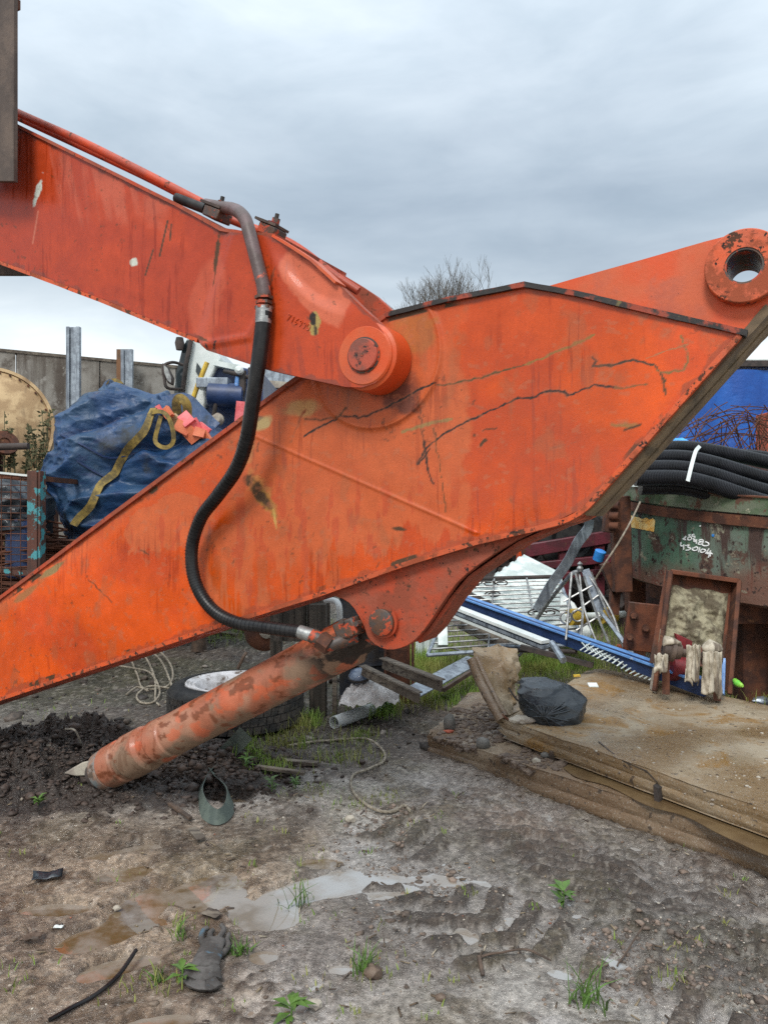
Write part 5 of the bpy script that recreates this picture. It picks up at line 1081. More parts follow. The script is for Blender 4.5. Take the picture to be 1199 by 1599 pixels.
def on_(b, pts, off, n=5):
    out = []; nn = []
    P = smooth_pts([(x, y, 0) for x, y in pts], n)
    for p in P:
        h, nm = surf(b, p.x, p.y, off)
        if h is not None: out.append(h); nn.append(nm)
    sm = [sum(out[max(0,i-2):i+3], Vector())/len(out[max(0,i-2):i+3]) for i in range(len(out))]; s2 = [sum(nn[max(0,i-3):i+4], Vector()) for i in range(len(nn))]
    return sm, s2
s, nn = on_(bgb, [(244,640),(238,655),(222,680),(200,700),(190,722),(178,742),(160,758),(148,782),(130,805),(116,822)], .035); ob('strap', MB().ribbon(s, .085, nn, .012), M['webbing'], bbag, angle=60)
s, nn = on_(bgb, [(72,688),(110,712),(150,738),(172,750)], .010); ob('seam', MB().ribbon(s, .018, nn, .012), M['navy'], bbag, angle=60)
s, nn = on_(bgb, [(80,672),(120,690),(150,706),(178,716),(240,700)], .012); ob('seam', MB().ribbon(s, .018, nn, .012), M['navy'], bbag, angle=60)
def loop_(pts, Y, w, nrm=(0.2,-1,.1)): return ob('lifting_loop', MB().ribbon(smooth_pts([W(x, y, Y+(dy if dy else 0)) for x, y, dy in pts], 6), w, nrm, .012), M['webbing'], bbag, angle=60)
loop_([(236,645,-.04),(250,643,-.10),(262,650,-.14),(270,670,-.14),(271,690,-.13),(262,699,-.12),(250,697,-.12),(243,688,-.1),(247,668,-.10),(252,650,-.08)], 8.25, .045)
loop_([(278,648,.0),(276,630,-.05),(282,622,-.06),(292,632,-.05),(293,650,.0)], 8.55, .10)
loop_([(170,612,.3),(172,600,.25),(181,596,.2),(190,603,.2),(193,616,.3)], 8.7, .07)
mb = MB()
mp_ = [(252,640),(300,648),(345,690)]
fl2 = smooth_pts([W(230,645,8.6), W(262,632,8.75), W(290,630,8.8), W(310,650,8.75), W(335,672,8.7)], 5); mb.ribbon(fl2, .22, (.1,-1,.5), .02); mb.warp(.03, 5); ob('open_lip', mb, M['bluebag'], bbag, angle=60)
gb = 'plastic pieces filling the bulk bag'
pcs = [(262,645,'orangebits',.12,'orange plastic piece at the far left of the bag opening'),(292,655,'pink',.16,'largest bright pink piece, upper middle of the bag opening'),(305,665,'pink',.15,'pink piece below the largest one in the bag opening'),(318,672,'pink',.14,'pink piece at the right of the bag opening'),
       (285,668,'orangebits',.16,'orange piece at lower middle of the bag opening'),(300,680,'orangebits',.16,'orange piece beside the boom flange in the bag opening'),(322,684,'orangebits',.13,'pale orange piece lowest in the bag opening'),(275,657,'tan',.13,'brown piece between orange and pink in the bag opening'),(312,676,'orangebits',.12,'orange piece tucked under the pink ones'),(248,638,'pink',.07,'tiny pink piece behind the yellow loop')]
for i, (x, y, m, s_, lb) in enumerate(pcs):
    p = W(x, y, 8.30+.02*(i % 4)); R3 = Matrix.Rotation(random.uniform(-.5,.5), 3, 'Z') @ Matrix.Rotation(random.uniform(-.4,.4), 3, 'X') @ Matrix.Rotation(random.uniform(.3,1.1), 3, 'Y')
    ob('plastic_piece', MB().box(p, (s_, .05, s_*.8), R3).warp(.01, 9), M[m], label=lb, cat='plastic piece', group=gb)
for i, (x, y, s_) in enumerate([(378,640,.22)]): ob('plastic_piece', MB().box(W(x, y+6, 10.2), (s_*.7,.1,s_*1.4), Matrix.Rotation(.1, 3, 'Y')), M['pink'], label='lone pink plastic panel between truck and black hose', cat='plastic piece')
# truck
YT = 11.2; tk = thing('truck', (W(330,0,YT).x, YT+.8, 0), 'white truck cab seen from behind the arm, with dark blue machinery behind it', 'truck')
zf = lambda py: W(0, py, YT).z
cabp = [W(283,640,YT), W(272,600,YT), W(283,548,YT), W(291,527,YT), W(300,524,YT), W(330,534,YT), W(346,560,YT), W(331,588,YT), W(318,645,YT), W(318,760,YT), W(283,760,YT)]
cab = ob('cab', MB().prism(cabp, (0,2.0,0)), M['white'], tk, bevel=.03)
ob('screen', MB().prism([W(272,620,YT-.02), W(276,580,YT-.02), W(287,540,YT-.02), W(293,530,YT-.02), W(297,536,YT-.02), W(296,560,YT-.02), W(287,590,YT-.02), W(284,622,YT-.02)], (0,.05,0)), M['glass'], tk)
ob('door_pillar', MB().tube([W(299,530,YT-.05), W(291,570,YT-.06), W(284,625,YT-.05)], .035, 8), M['dark'], tk)
ob('door_window', MB().prism([W(308,566,YT-.02), W(314,575,YT-.02), W(312,590,YT-.02), W(306,580,YT-.02)], (0,.05,0)), M['glass'], tk)
mr = ob('mirror_arm', MB().tube(smooth_pts([W(286,570,YT-.2), W(270,566,YT-.3), W(256,572,YT-.4), W(257,590,YT-.4), W(262,606,YT-.4), W(285,608,YT-.2)], 5), .022, 8), M['dark'], tk)
ob('mirror_head', MB().prism([W(253,566,YT-.45), W(262,572,YT-.45), W(271,590,YT-.45), W(270,602,YT-.45), W(262,598,YT-.45), W(254,582,YT-.45)], (0,.08,0)), M['dark'], mr, bevel=.02)
ob('mirror_glass', MB().prism([W(256,570,YT-.46), W(262,575,YT-.46), W(268,590,YT-.46), W(267,598,YT-.46), W(262,594,YT-.46), W(257,582,YT-.46)], (0,.01,0)), M['steel'], mr)
ob('grab_rail', MB().tube([W(324,566,YT-.25), W(310,600,YT-.25), W(297,637,YT-.25)], .035, 10), M['yellow'], tk)
ob('roof_lamp', MB().lathe(W(281,536,YT-.1), (0,0,1), [(-.1,.05),(0,.07),(.08,.05)], 12), M['dark'], tk)
ob('rear_body', MB().prism([W(318,650,YT+.1), W(333,568,YT+.1), W(372,572,YT+.1), W(410,580,YT+.1), W(412,690,YT+.1), W(318,740,YT+.1)], (0,1.6,0)).warp(.02, 3), M['navy'], tk, bevel=.02)
ob('tank', MB().lathe(W(352,618,YT-.25), (1,0,-.05), [(-.24,.15),(-.22,.18),(.26,.18),(.28,.15)], 32), M['navy'], tk)
ob('grey_box', MB().box(W(335,600,YT-.2), (.45,.3,.14)), M['galv'], tk, bevel=.01)
ob('bonnet_top', MB().prism([W(333,570,YT-.1), W(336,563,YT-.1), W(375,570,YT-.1), W(378,580,YT-.1)], (0,1.0,0)), M['sheet'], tk)
for (a, b, m, r) in [((372,585),(362,630),'blue',.035),((380,580),(372,640),'dark',.05),((392,575),(385,650),'dark',.04),((336,605),(334,650),'dark',.03),((350,580),(390,590),'dark',.03)]:
    ob('hose_run', MB().tube([W(*a, YT-.3), W((a[0]+b[0])/2+3, (a[1]+b[1])/2, YT-.35), W(*b, YT-.3)], r, 10), M[m], tk)
ob('lamp', MB().lathe(W(340,655,YT-.3), (0,-1,0), [(-.05,.09),(.02,.09),(.06,.05)], 20), M['palestone'], tk)
ob('lamp', MB().lathe(W(374,578,YT-.4), (0,-1,.2), [(-.05,.06),(.02,.06),(.05,.03)], 20), M['white'], tk)
ob('lower_frame', MB().box((W(340,0,YT).x, YT+.9, .9), (1.5,1.4,1.6)), M['dark'], tk)
# pale rubble skip seen under the stick
sk = thing('metal_skip', (W(440,0,14).x, 14.5, 0), 'pale grey metal skip glimpsed in the gap under the stick', 'skip')
ob('side', MB().prism([W(405,575,14), W(470,575,14), W(470,640,14), W(405,640,14)], (0,1.2,0)), M['galv'], sk); ob('rim', MB().beam(W(400,598,13.95), W(475,605,13.95), .1, .12), M['palestone'], sk); ob('legs', MB().box((W(437,0,14).x, 14.6, 1.7), (.6,.9,3.3)), M['dark'], sk)
# ================= background, right
# curtain trailer
YR = 15.0; cx0 = W(1035,0,YR).x; cx1 = cx0+9; zt2 = W(0,566,YR).z
ct = thing('curtain_side_trailer', ((cx0+cx1)/2, YR+1.2, 0), 'bright blue curtain sided trailer behind the rusty mesh at the right', 'trailer')
M['curtain'] = mat('blue_curtain', (.008,.10,.42), (.006,.07,.33), .45, nsc=1.5, bsc=3, bd=.03)
def cur(u, v): x = cx0+.1+u*(cx1-cx0-.2); z = 1.2+v*(zt2-1.35); return Vector((x, YR-.02+.05*math.sin(x*7+.8*math.sin(z*1.2))*(.5+.5*v)+.03*MN.noise(Vector((x*4, z*.8, 0))), z))
ob('curtain', MB().grid(cur, 260, 24), M['curtain'], ct, angle=80)
ob('top_rail', MB().box(((cx0+cx1)/2, YR, zt2-.03), (cx1-cx0, .12, .12)), M['dark'], ct); ob('chassis', MB().box(((cx0+cx1)/2, YR+1.2, 1.1), (cx1-cx0, 2.3, .22)), M['dark'], ct)
ob('roof', MB().box(((cx0+cx1)/2, YR+1.2, zt2+.05), (cx1-cx0, 2.4, .04)), M['white'], ct); ob('back_wall', MB().box(((cx0+cx1)/2, YR+2.4, (1.2+zt2)/2), (cx1-cx0, .05, zt2-1.3)), M['curtain'], ct)
ob('corner_post', MB().box((cx0+.03, YR, (1.2+zt2)/2), (.12,.14,zt2-1.2)), M['dark'], ct)
for x in (cx0+1.6, cx0+2.9, cx0+4.2):
    w = ob('wheel', MB().lathe((x, YR+.15, .5), (0,-1,0), [(0,.3),(0,.5),(.28,.5),(.28,.3)], 32), M['rubber'], ct); ob('rim', MB().lathe((x, YR-.08, .5), (0,-1,0), [(0,.28),(.06,.24),(-.02,.1),(.08,.08),(.08,.01)], 24), M['rim'], w)
rc = thing('red_container', (W(1240,0,12).x, 12.4, 0), 'orange red steel container end at the right edge beside the blue curtain', 'container')
ob('body', MB().box((W(1194,0,12).x+1.25, 12.1, 1.6+.05), (2.5,.4,3.0)), M['orange_rust'], rc, bevel=.02)
for i in range(6): ob('rib', MB().box((W(1194,0,12).x+.2+i*.4, 11.88, 1.6), (.12,.05,2.8)), M['orange_rust'], rc)
# rusty mesh tangle
rs = []
Yp = 6.9
def bundle(n, f, r, m, label, name, cat, **k):
    mb = MB()
    for i in range(n): mb.tube(f(i), r, 5, False)
    return ob(name, mb, M[m], label=label, cat=cat, **k)
mtr = thing('rusty_reinforcing_mesh', W(1130,0,9.4), 'bent tangle of thin rusty reinforcing mesh in front of the blue curtain', 'steel mesh')
def rod(a, b, sag, m='rust', r=.006): ob('rod', MB().tube(smooth_pts([a, (a+b)/2+Vector((0,0,sag)), b], 6), r, 5), M[m], mtr)
rr = random.Random(5)
for i in range(17): rod(W(1040+i*12,705+rr.uniform(-8,8),8.9+rr.uniform(-.3,.5)), W(1100+i*12,628+rr.uniform(-8,30),9.2+rr.uniform(-.3,.5)), rr.uniform(-.15,.15))
for i in range(15): rod(W(1050+i*13,640+rr.uniform(-10,14),9+rr.uniform(-.3,.5)), W(1105+i*13,706+rr.uniform(-6,10),9.3+rr.uniform(-.3,.5)), rr.uniform(-.15,.2))
for i in range(12): rod(W(1045+rr.uniform(-5,60),680+rr.uniform(-12,20),8.8+rr.uniform(0,.5)), W(1225+rr.uniform(-20,20),660+rr.uniform(-25,45),9.2+rr.uniform(-.3,.5)), rr.uniform(.05,.3))
for i in range(16): x = rr.uniform(1090,1215); rod(W(x,660+rr.uniform(-22,20),9), W(x+rr.uniform(-22,22),712,9.2), rr.uniform(-.1,.1))
bx = thing('scrap_bale', W(1150,0,9.6)-Vector((0,0,0)), 'reddish brown block of scrap under the rusty mesh', 'scrap bale'); bx.location.z = 0
ob('block', sack([(0,3.1,5.4,9.9,1),(1.5,3.1,5.4,9.9,1),(2.05,3.4,5.3,9.9,1),(2.25,3.9,5.2,9.9,.9),(2.33,4.1,5.0,9.9,.6)], .45, 40, 26, .05, 4, 9, 4), mat('pinkish_brown_scrap', (.12,.055,.05), (.06,.04,.035), .85, nsc=5), bx, angle=50)
ob('blue_tarpaulin', sack([(1.6,W(1030,0,8).x,W(1080,0,8).x,8.2,1),(W(0,694,8).z,W(1030,0,8).x,W(1085,0,8).x,8.2,1),(W(0,683,8).z,W(1036,0,8).x,W(1070,0,8).x,8.2,.6)], .3, 40, 20, .04, 6, 12, 3), M['cyan'], label='bright light blue tarpaulin heap behind the black pipes', cat='tarpaulin', angle=50)
# the pan mixer
MC = Vector((W(1262,0,7.35).x, 7.35, 0)); RD = 1.78
z_t, z_b = 1.79, .95; tilt = Matrix.Rotation(math.radians(5.8), 4, 'X') @ Matrix.Rotation(math.radians(1.5), 4, 'Y')
mx = thing('pan_mixer', (MC.x, MC.y, 0), 'large round rusty green pan mixer drum with white handwritten numbers', 'pan mixer')
def tl(mb):
    piv = Vector((MC.x, MC.y, 1.35)); mb.v = [piv+tilt @ (v-piv) for v in mb.v]; return mb
t = NT('rusty_green_paint'); nA = t.noise(1.4, 6, .6); nB = t.noise(4.5, 7, .65)
cc_ = t.mix(t.rng(nA, .42, .6), (.075,.15,.095), (.13,.165,.13)); cc_ = t.mix(t.rng(nB, .53, .62), cc_, (.085,.045,.032)); cc_ = t.mix(t.rng(t.noise(1, 6, .6, t.map((7,7,.9))), .53, .62), cc_, (.06,.035,.028))
sx = t.n.new('ShaderNodeSeparateXYZ'); t.link(t.co, sx.inputs[0]); lowm = t.rng(t.math('ADD', sx.outputs['Z'], t.math('MULTIPLY', t.noise(3, 5, .6), .5)), 1.46, 1.24)
cc_ = t.mix(t.math('MULTIPLY', lowm, .7), cc_, (.16,.040,.022)); cc_ = t.mix(t.rng(t.noise(9, 6, .7), .58, .66), cc_, (.26,.25,.18)); cc_ = t.mix(t.rng(t.noise(20, 5, .6), .58, .64), cc_, (.035,.02,.016))
t.link(cc_, t.b.inputs['Base Color']); t.link(t.rng(nB, .4, .6, .45, .8), t.b.inputs['Roughness']); t.bump(t.noise(26, 6, .65), .004); M['green'] = t.m
M['greenrim'] = mat('mossy_green_rim', (.075,.12,.06), (.14,.16,.11), .75, nsc=6, lo=.42, hi=.58, bsc=40, bd=.004, chips=[((.11,.055,.035), 9, .55, .62, .9), ((.33,.33,.24), 14, .62, .68, .9)])
dm = tl(MB().lathe((MC.x, MC.y, 0), (0,0,1), [(z_b+.02,.4),(z_b,RD-.06),(z_b+.03,RD),(z_t-.10,RD),(z_t,RD),(z_t,RD-.02),(z_t-.10,RD-.02),(z_t-.12,.3)], 140, True)); dmb = dm.bvh()
drum = ob('drum', dm, M['green'], mx, angle=40)
ob('rim_band', tl(MB().ring((MC.x, MC.y, 0), (0,0,1), RD-.02, RD+.035, z_t-.10, z_t+.035, 140)), M['greenrim'], mx)
ob('rim_bead', tl(MB().ring((MC.x, MC.y, 0), (0,0,1), RD-.02, RD+.05, z_t+.033, z_t+.045, 140)), M['rust'], mx)
ob('lower_band', tl(MB().ring((MC.x, MC.y, 0), (0,0,1), RD-.01, RD+.028, z_t-.20, z_t-.115, 140)), M['rust'], mx)
# burnt yellow patch on the drum
def patch(pts, off, m, name, par, b, n=10):
    mb = MB(); (x0, y0), (x1, y1), (x2, y2), (x3, y3) = pts
    def f(u, v):
        x = (x0*(1-u)+x1*u)*(1-v)+(x3*(1-u)+x2*u)*v; y = (y0*(1-u)+y1*u)*(1-v)+(y3*(1-u)+y2*u)*v
        if v < .3: y += 7*MN.noise(Vector((u*6, 2, 1)))+2
        p, n_ = surf(b, x, y, off); return p or W(x, y, 6)
    mb.grid(f, 24, n); return ob(name, mb, M[m], par, angle=60)
M['yellowpatch'] = mat('burnt_yellow_paint', (1.0,.74,.30), (.95,.52,.12), .5, nsc=9, chips=[((.06,.04,.03), 9, .62, .65, .9)])
patch([(971,800),(1024,812),(1022,831),(970,821)], .004, 'yellowpatch', 'yellow_patch', mx, dmb)
def hand(strokes, name, r=.006, m='white_mark'):
    mb = MB()
    for st in strokes:
        P = [surf(dmb, x, y, .002)[0] for x, y in st]; P = [p for p in P if p is not None]
        if len(P) > 1: mb.tube(smooth_pts(P, 4), r, 6)
    return ob(name, mb, M[m], mx, angle=80)
zx = lambda l: [(1050+x/15, 820+y/15) for x, y in l]
hand([zx([(255,335),(330,270)]), zx([(330,270),(300,310),(262,345),(325,350)]), zx([(420,285),(370,310),(375,355),(420,360),(460,325),(440,290),(410,285)]), zx([(390,225),(405,265),(430,225)]), zx([(520,225),(470,240),(475,270),(545,275)]), zx([(540,300),(500,330),(520,350),(570,380)]),
      zx([(510,350),(515,395),(575,390)]), zx([(575,340),(565,440)]), zx([(730,360),(650,350),(640,390),(720,410),(690,455),(625,460),(620,430),(700,400),(735,370)]), zx([(740,400),(700,460),(760,495),(850,480),(850,430),(780,400)])], 'handwriting')
hand([zx([(215,410),(200,490),(270,500)]), zx([(275,460),(268,580)]), zx([(310,490),(400,480),(360,520),(430,550),(400,590),(325,600)]), zx([(500,540),(470,570),(510,605),(580,595),(600,540),(560,520),(520,545)]), zx([(650,530),(620,640)]), zx([(730,570),(670,600),(680,650),(740,640),(785,600),(740,575)]),
      zx([(865,560),(810,650),(830,680),(950,680)]), zx([(900,600),(850,770)]), zx([(910,640),(890,740)]), zx([(780,670),(900,640)])], 'handwriting')
hand([zx([(940,235),(975,260)]), zx([(975,230),(950,265)]), zx([(960,225),(963,275)])], 'blue_mark', .010, 'bluebit')
hand([zx([(655,15),(662,40)])], 'white_spot', .008)
# legs and understructure
for (px, Y, w) in ((1172,6.55,.22),(1232,6.2,.2),(992,7.6,.16)):
    p = W(px, 0, Y); ob('leg', MB().box((p.x, Y, .48), (w, w, .96)), M['rust'], mx, bevel=.01)
ob('underframe', MB().box((MC.x+.1, MC.y+.1, .78), (2.6,2.4,.18)), M['rust'], mx); ob('centre_leg', MB().box((MC.x+.1, MC.y+.3, .4), (1.0,1.0,.8)), M['dark'], mx)
ob('hinge_post', MB().beam(W(968,775,6.9), W(972,925,6.9), .12, .16), M['rust'], mx, bevel=.01)
ob('side_arm', MB().beam(W(956,775,6.8), W(950,832,6.8), .10, .10), M['rust'], mx, bevel=.01)
for py in (790, 806, 822): ob('hinge_lug', MB().tube([W(953,py,6.75), W(967,py,6.7)], .035, 12), M['rust'], mx)
for (a, b) in (((962,905),(958,960)), ((944,880),(962,925))): ob('bracket', MB().beam(W(*a,7.0), W(*b,7.0), .08, .08), M['rust'], mx)
pt = ob('bolted_plate', MB().prism([W(983,940,6.15), W(1036,946,6.1), W(1034,1022,6.1), W(974,1016,6.2), W(974,1005,6.2)], (0,.03,0)), M['rust_brown'], mx, bevel=.008)
for (x, y) in ((990,962),(1009,982),(984,996)): ob('bolt', MB().tube([W(x,y,6.16), W(x,y,6.08)], .026, 6), M['rust'], pt); ob('washer', MB().lathe(W(x,y,6.135), (0,-1,0), [(0,.036),(.012,.036)], 20), M['rust'], pt)
ob('cord', MB().tube(smooth_pts([W(1000,784,6.0), W(985,815,5.95), W(965,850,5.9), W(945,880,5.9), W(930,905,6.0)], 6), .007, 6), M['rope'], label='thin pale cord hanging from the rim of the green mixer', cat='cord')
# chute
chx = thing('loading_skip', W(1090,0,5.75)-Vector((0,0,0)), 'rusty open skip tray leaning up, crusted with old mortar, before the mixer', 'skip tray'); chx.location.z = .1
t4 = [W(1048,893,5.9), W(1155,908,5.9), W(1140,1050,5.6), W(1022,1040,5.6)]; bk = Vector((.01,.13,.0))
ob('back_plate', MB().hexa([t4[3]+bk, t4[2]+bk, t4[1]+bk, t4[0]+bk, t4[3]+bk*1.08, t4[2]+bk*1.08, t4[1]+bk*1.08, t4[0]+bk*1.08]).warp(.008, 5), M['rust_brown'], chx)
dn = lambda p, k: p+Vector((0,-.03,-.16*k))
def plate4(a, b, th, par, m='rust', name='side_plate'):
    n_ = (b-a).cross(bk).normalized()*th; return ob(name, MB().hexa([a, b, b+bk, a+bk, a+n_, b+n_, b+bk+n_, a+bk+n_]).warp(.004, 9), M[m], par)
plate4(t4[0], W(1036,985,5.75), .012, chx); plate4(W(1036,985,5.75), W(1022,1082,5.6), .012, chx, 'palestone'); plate4(W(1140,1082,5.55), t4[1], .012, chx); plate4(t4[1], t4[0], .012, chx, 'rust_brown', 'top_plate')
for a, b in ((t4[0], W(1036,985,5.75)), (W(1036,985,5.75), W(1022,1080,5.6)), (t4[1], W(1140,1085,5.55)), (t4[0], t4[1])): ob('edge_lip', MB().beam(a, b, .03, .035), M['rust_brown'] if a is t4[0] and b is t4[1] else M['rust'], chx, bevel=.004)
M['mortar'] = mat('old_mortar_crust', (.30,.27,.18), (.10,.08,.05), .9, nsc=9, lo=.42, hi=.58, bsc=28, bd=.012)
def mort(u, v):
    a = t4[0].lerp(t4[1], .06+.88*u); b = t4[3].lerp(t4[2], .06+.88*u); p = a.lerp(b, .16+.62*v+.03*MN.noise(Vector((u*5, v, 4))))+bk; n_ = MN.noise(p*9)+.6*MN.noise(p*22); e = min(u, 1-u, v, 1-v)
    return p+Vector((0, -.015-.05*min(1, e*6)*(1+n_), 0))
ob('mortar_crust', MB().grid(mort, 50, 50), M['mortar'], chx, angle=60)
for (x, y) in ((1100,906),(1146,912),(1100,928)): ob('bolt', MB().tube([W(x,y,6.17), W(x,y,6.11)], .014, 6), M['rust'], chx)
ob('red_bracket', MB().prism([W(1056,990,5.62), W(1082,1002,5.62), W(1080,1020,5.62), W(1060,1012,5.62)], (0,.05,0)), M['redpaint'], chx, bevel=.005)
ob('red_drum', MB().lathe(W(1048,1044,5.65), (1,0,-.12), [(0,.09),(.14,.09)], 24), M['redpaint'], chx)
ob('blue_edge', MB().beam(W(1130,1030,5.5), W(1128,1085,5.4), .03, .05), M['blue'], chx)
rl = thing('roller_shaft', W(1080,1060,5.45), 'rusty shaft with two end rollers standing before the skip tray', 'roller')
a, b = W(1034,1013,5.42), W(1126,1032,5.36); ax2 = (b-a).normalized(); Ls = (b-a).length
ob('shaft', MB().tube([a, b], .028, 16), M['link'], rl)
for o_ in (.0, Ls-.13): ob('roller', MB().lathe(a+ax2*o_, ax2, [(0,.03),(.01,.055),(.05,.06),(.06,.078),(.085,.078),(.09,.06),(.13,.05)], 28), M['link'], rl)
ob('support', MB().beam(W(1040,1020,5.45), W(1040,1085,5.4), .05, .05), M['rust'], rl); ob('support', MB().beam(W(1120,1035,5.4), W(1120,1095,5.35), .05, .05), M['rust'], rl)
def rag(name, x0, x1, yt, yb_, Y, label, k):
    def f(u, v): x = x0+(x1-x0)*u+3*math.sin(u*14+v*2+k)*v; y = yt+(yb_-yt)*v*(1+.25*MN.noise(Vector((u*5, k, 0))))+5*MN.noise(Vector((u*4, k, v*2))); return W(x, y, Y-.02*math.sin(u*PI)-.016*abs(math.sin(u*11+k))+.02*MN.noise(Vector((u*9, v*3, k)))-(.05*math.sin(v*PI*.5)))
    return ob(name, MB().grid(f, 30, 24), M['rag'], label=label, cat='rag', solid=.006, angle=70, group='pale rags on the roller shaft')
rag('rag', 1022, 1043, 1022, 1050, 5.36, 'pale muddy rag hanging at the left end of the roller shaft', 1)
rag('rag', 1072, 1094, 1008, 1066, 5.33, 'pale muddy rag draped over the middle of the roller shaft', 2)
rag('rag', 1098, 1128, 1018, 1084, 5.28, 'longest pale muddy rag over the right roller', 3)
for x, y, Y, s_, lb in ((1048,1004,5.4,.07,'bunched pale rag on top of the left roller'),(1112,1012,5.33,.075,'bunched pale rag on top of the right roller')):
    mb = MB(); mb.add([W(x,y,Y)+Vector((v[0]*s_, v[1]*s_*.8, v[2]*s_*.7)) for v in ICV], [tuple(f) for f in ICF]); ob('rag', mb.warp(.03, 14), M['rag'], label=lb, cat='rag', group='pale rags on the roller shaft', angle=70)
ob('green_bottle', MB().tube(smooth_pts([W(1147,1062,5.55), W(1152,1068,5.5), W(1160,1072,5.45)], 4), [.012,.018,.02,.024,.026,.022,.02,.015,.010], 10), mat('green_plastic', (.12,.55,.06), (.3,.6,.08), .3, nsc=12), label='crushed bright green plastic bottle in the grass under the mixer', cat='bottle')
rock('crumpled_sheet', 1193, 1098, .10, 'galv', 'crumpled silver sheet at the right edge beside the slab', cat='metal scrap', seed=41, sq=(1,.5,.3))
# corrugated black pipes
pg = 'black corrugated pipes bundled on the mixer'
M['corr'] = mat('black_corrugated_plastic', (.009,.010,.012), (.015,.016,.02), .30, .42, nsc=5, bd=0, spec=.35)
def cpipe(pts, r, label):
    P = smooth_pts([W(*p) for p in pts], 8); L_ = [0]
    for a, b in zip(P[:-1], P[1:]): L_.append(L_[-1]+(b-a).length)
    n = int(L_[-1]/.0042); Q_ = []; j = 0
    for i in range(n):
        s = L_[-1]*i/(n-1)
        while j < len(L_)-2 and L_[j+1] < s: j += 1
        Q_.append(P[j].lerp(P[j+1], (s-L_[j])/(L_[j+1]-L_[j]+1e-9)))
    R_2 = [r*(1 if i % 3 < 2 else .92) for i in range(n)]
    return ob('corrugated_pipe', MB().tube(Q_, R_2, 20), M['corr'], label=label, cat='pipe', group=pg, angle=20)
for i, (yl, ym, yr, xL, Y, nm) in enumerate([(700,704,722,1018,6.55,'topmost'),(712,722,748,1005,6.35,'second from the top'),(727,740,768,998,6.22,'third from the top'),(743,757,786,992,6.1,'front lowest'),(758,772,802,1000,6.25,'lowest, tucked against the rim'),(704,710,716,1040,6.9,'rear upper')]):
    cpipe([(xL,yl+4,Y),(1060,(yl+ym)/2-3,Y),(1110,ym,Y),(1199,yr,Y-.05),(1330,yr+30,Y-.05)], .060 if i != 3 else .064, nm+' of the bundled black corrugated pipes')
ob('white_tie', MB().ribbon(smooth_pts([W(1093,697,6.40), W(1087,704,6.27), W(1083,716,6.20), W(1078,735,6.05), W(1074,752,6.0)], 5), .03, (0,-1,.3), .004), M['white'], label='white plastic band tied round the black corrugated pipes', cat='pipe tie')
ob('white_sack', sack([(1.82,W(985,0,6.6).x,W(1030,0,6.6).x,6.7,1),(1.86,W(985,0,6.6).x,W(1025,0,6.6).x,6.7,1),(1.93,W(988,0,6.6).x,W(1010,0,6.6).x,6.7,.6)], .12, 30, 14, .02, 8, 3, 3), M['sheet'], label='pale crumpled sheet between the green rim and the pipes', cat='plastic sheet', angle=50)
# ------ scrap behind the lug: gates, sheets, beams
ob('blue_beam', MB().beam(W(716,935,7.9), W(1104,1077,5.45), .11, .012), M['blue'], None, 'long blue steel beam slanting down to the concrete slab', 'steel beam') if False else None
bb_ = thing('blue_beam', W(1000,1045,6.1), 'long blue steel beam slanting down onto the concrete slab', 'steel beam')
d0, d1 = W(716,938,7.9), W(1102,1077,5.42)
ob('top_face', MB().beam(d0+Vector((0,.05,.05)), d1+Vector((0,.05,.05)), .13, .014), M['blue'], bb_); ob('web', MB().beam(d0-Vector((0,.0,.0)), d1-Vector((0,.0,.0)), .03, .11), M['navy'], bb_); ob('far_flange', MB().beam(d0+Vector((0,.11,0)), d1+Vector((0,.11,0)), .012, .10), M['blue'], bb_)  # lit top and shaded side put into the colour: light blue over navy
wc = thing('white_channel', W(790,985,7), 'pale aluminium channel lying below the blue beam', 'metal channel')
e0, e1 = W(700,944,7.5), W(852,1003,6.5)
for k, m in ((0,'white'),(.045,'galv'),(.085,'white')): ob('ridge', MB().beam(e0-Vector((0,0,k)), e1-Vector((0,0,k)), .10-.3*k, .026), M[m], wc)
ob('channel', MB().beam(e1+Vector((-.2,.05,-.05)), e1+Vector((.35,-.2,-.16)), .05, .04), M['dark'], wc)
db = thing('shade_filler', W(565,0,6.6), 'added dark drum shape that blacks out the gap behind the cylinder head', 'drum'); db.location.z = 0  # made-up dark shape, added to put shade in the gap behind the head
ob('filler_body', MB().lathe((W(570,0,6.6).x, 6.65, 0), (0,0,1), [(0,.20),(.02,.22),(.30,.22),(.31,.23),(.33,.22),(.6,.22),(.61,.23),(.63,.22),(.88,.22),(.90,.20)], 36), mat('shade_filler_navy', (.014,.018,.028), (.03,.025,.022), .6, nsc=6), db); ob('filler_ring', MB().ring((W(570,0,6.6).x, 6.65, 0), (0,0,1), .20, .235, .87, .91), M['dark'], db)
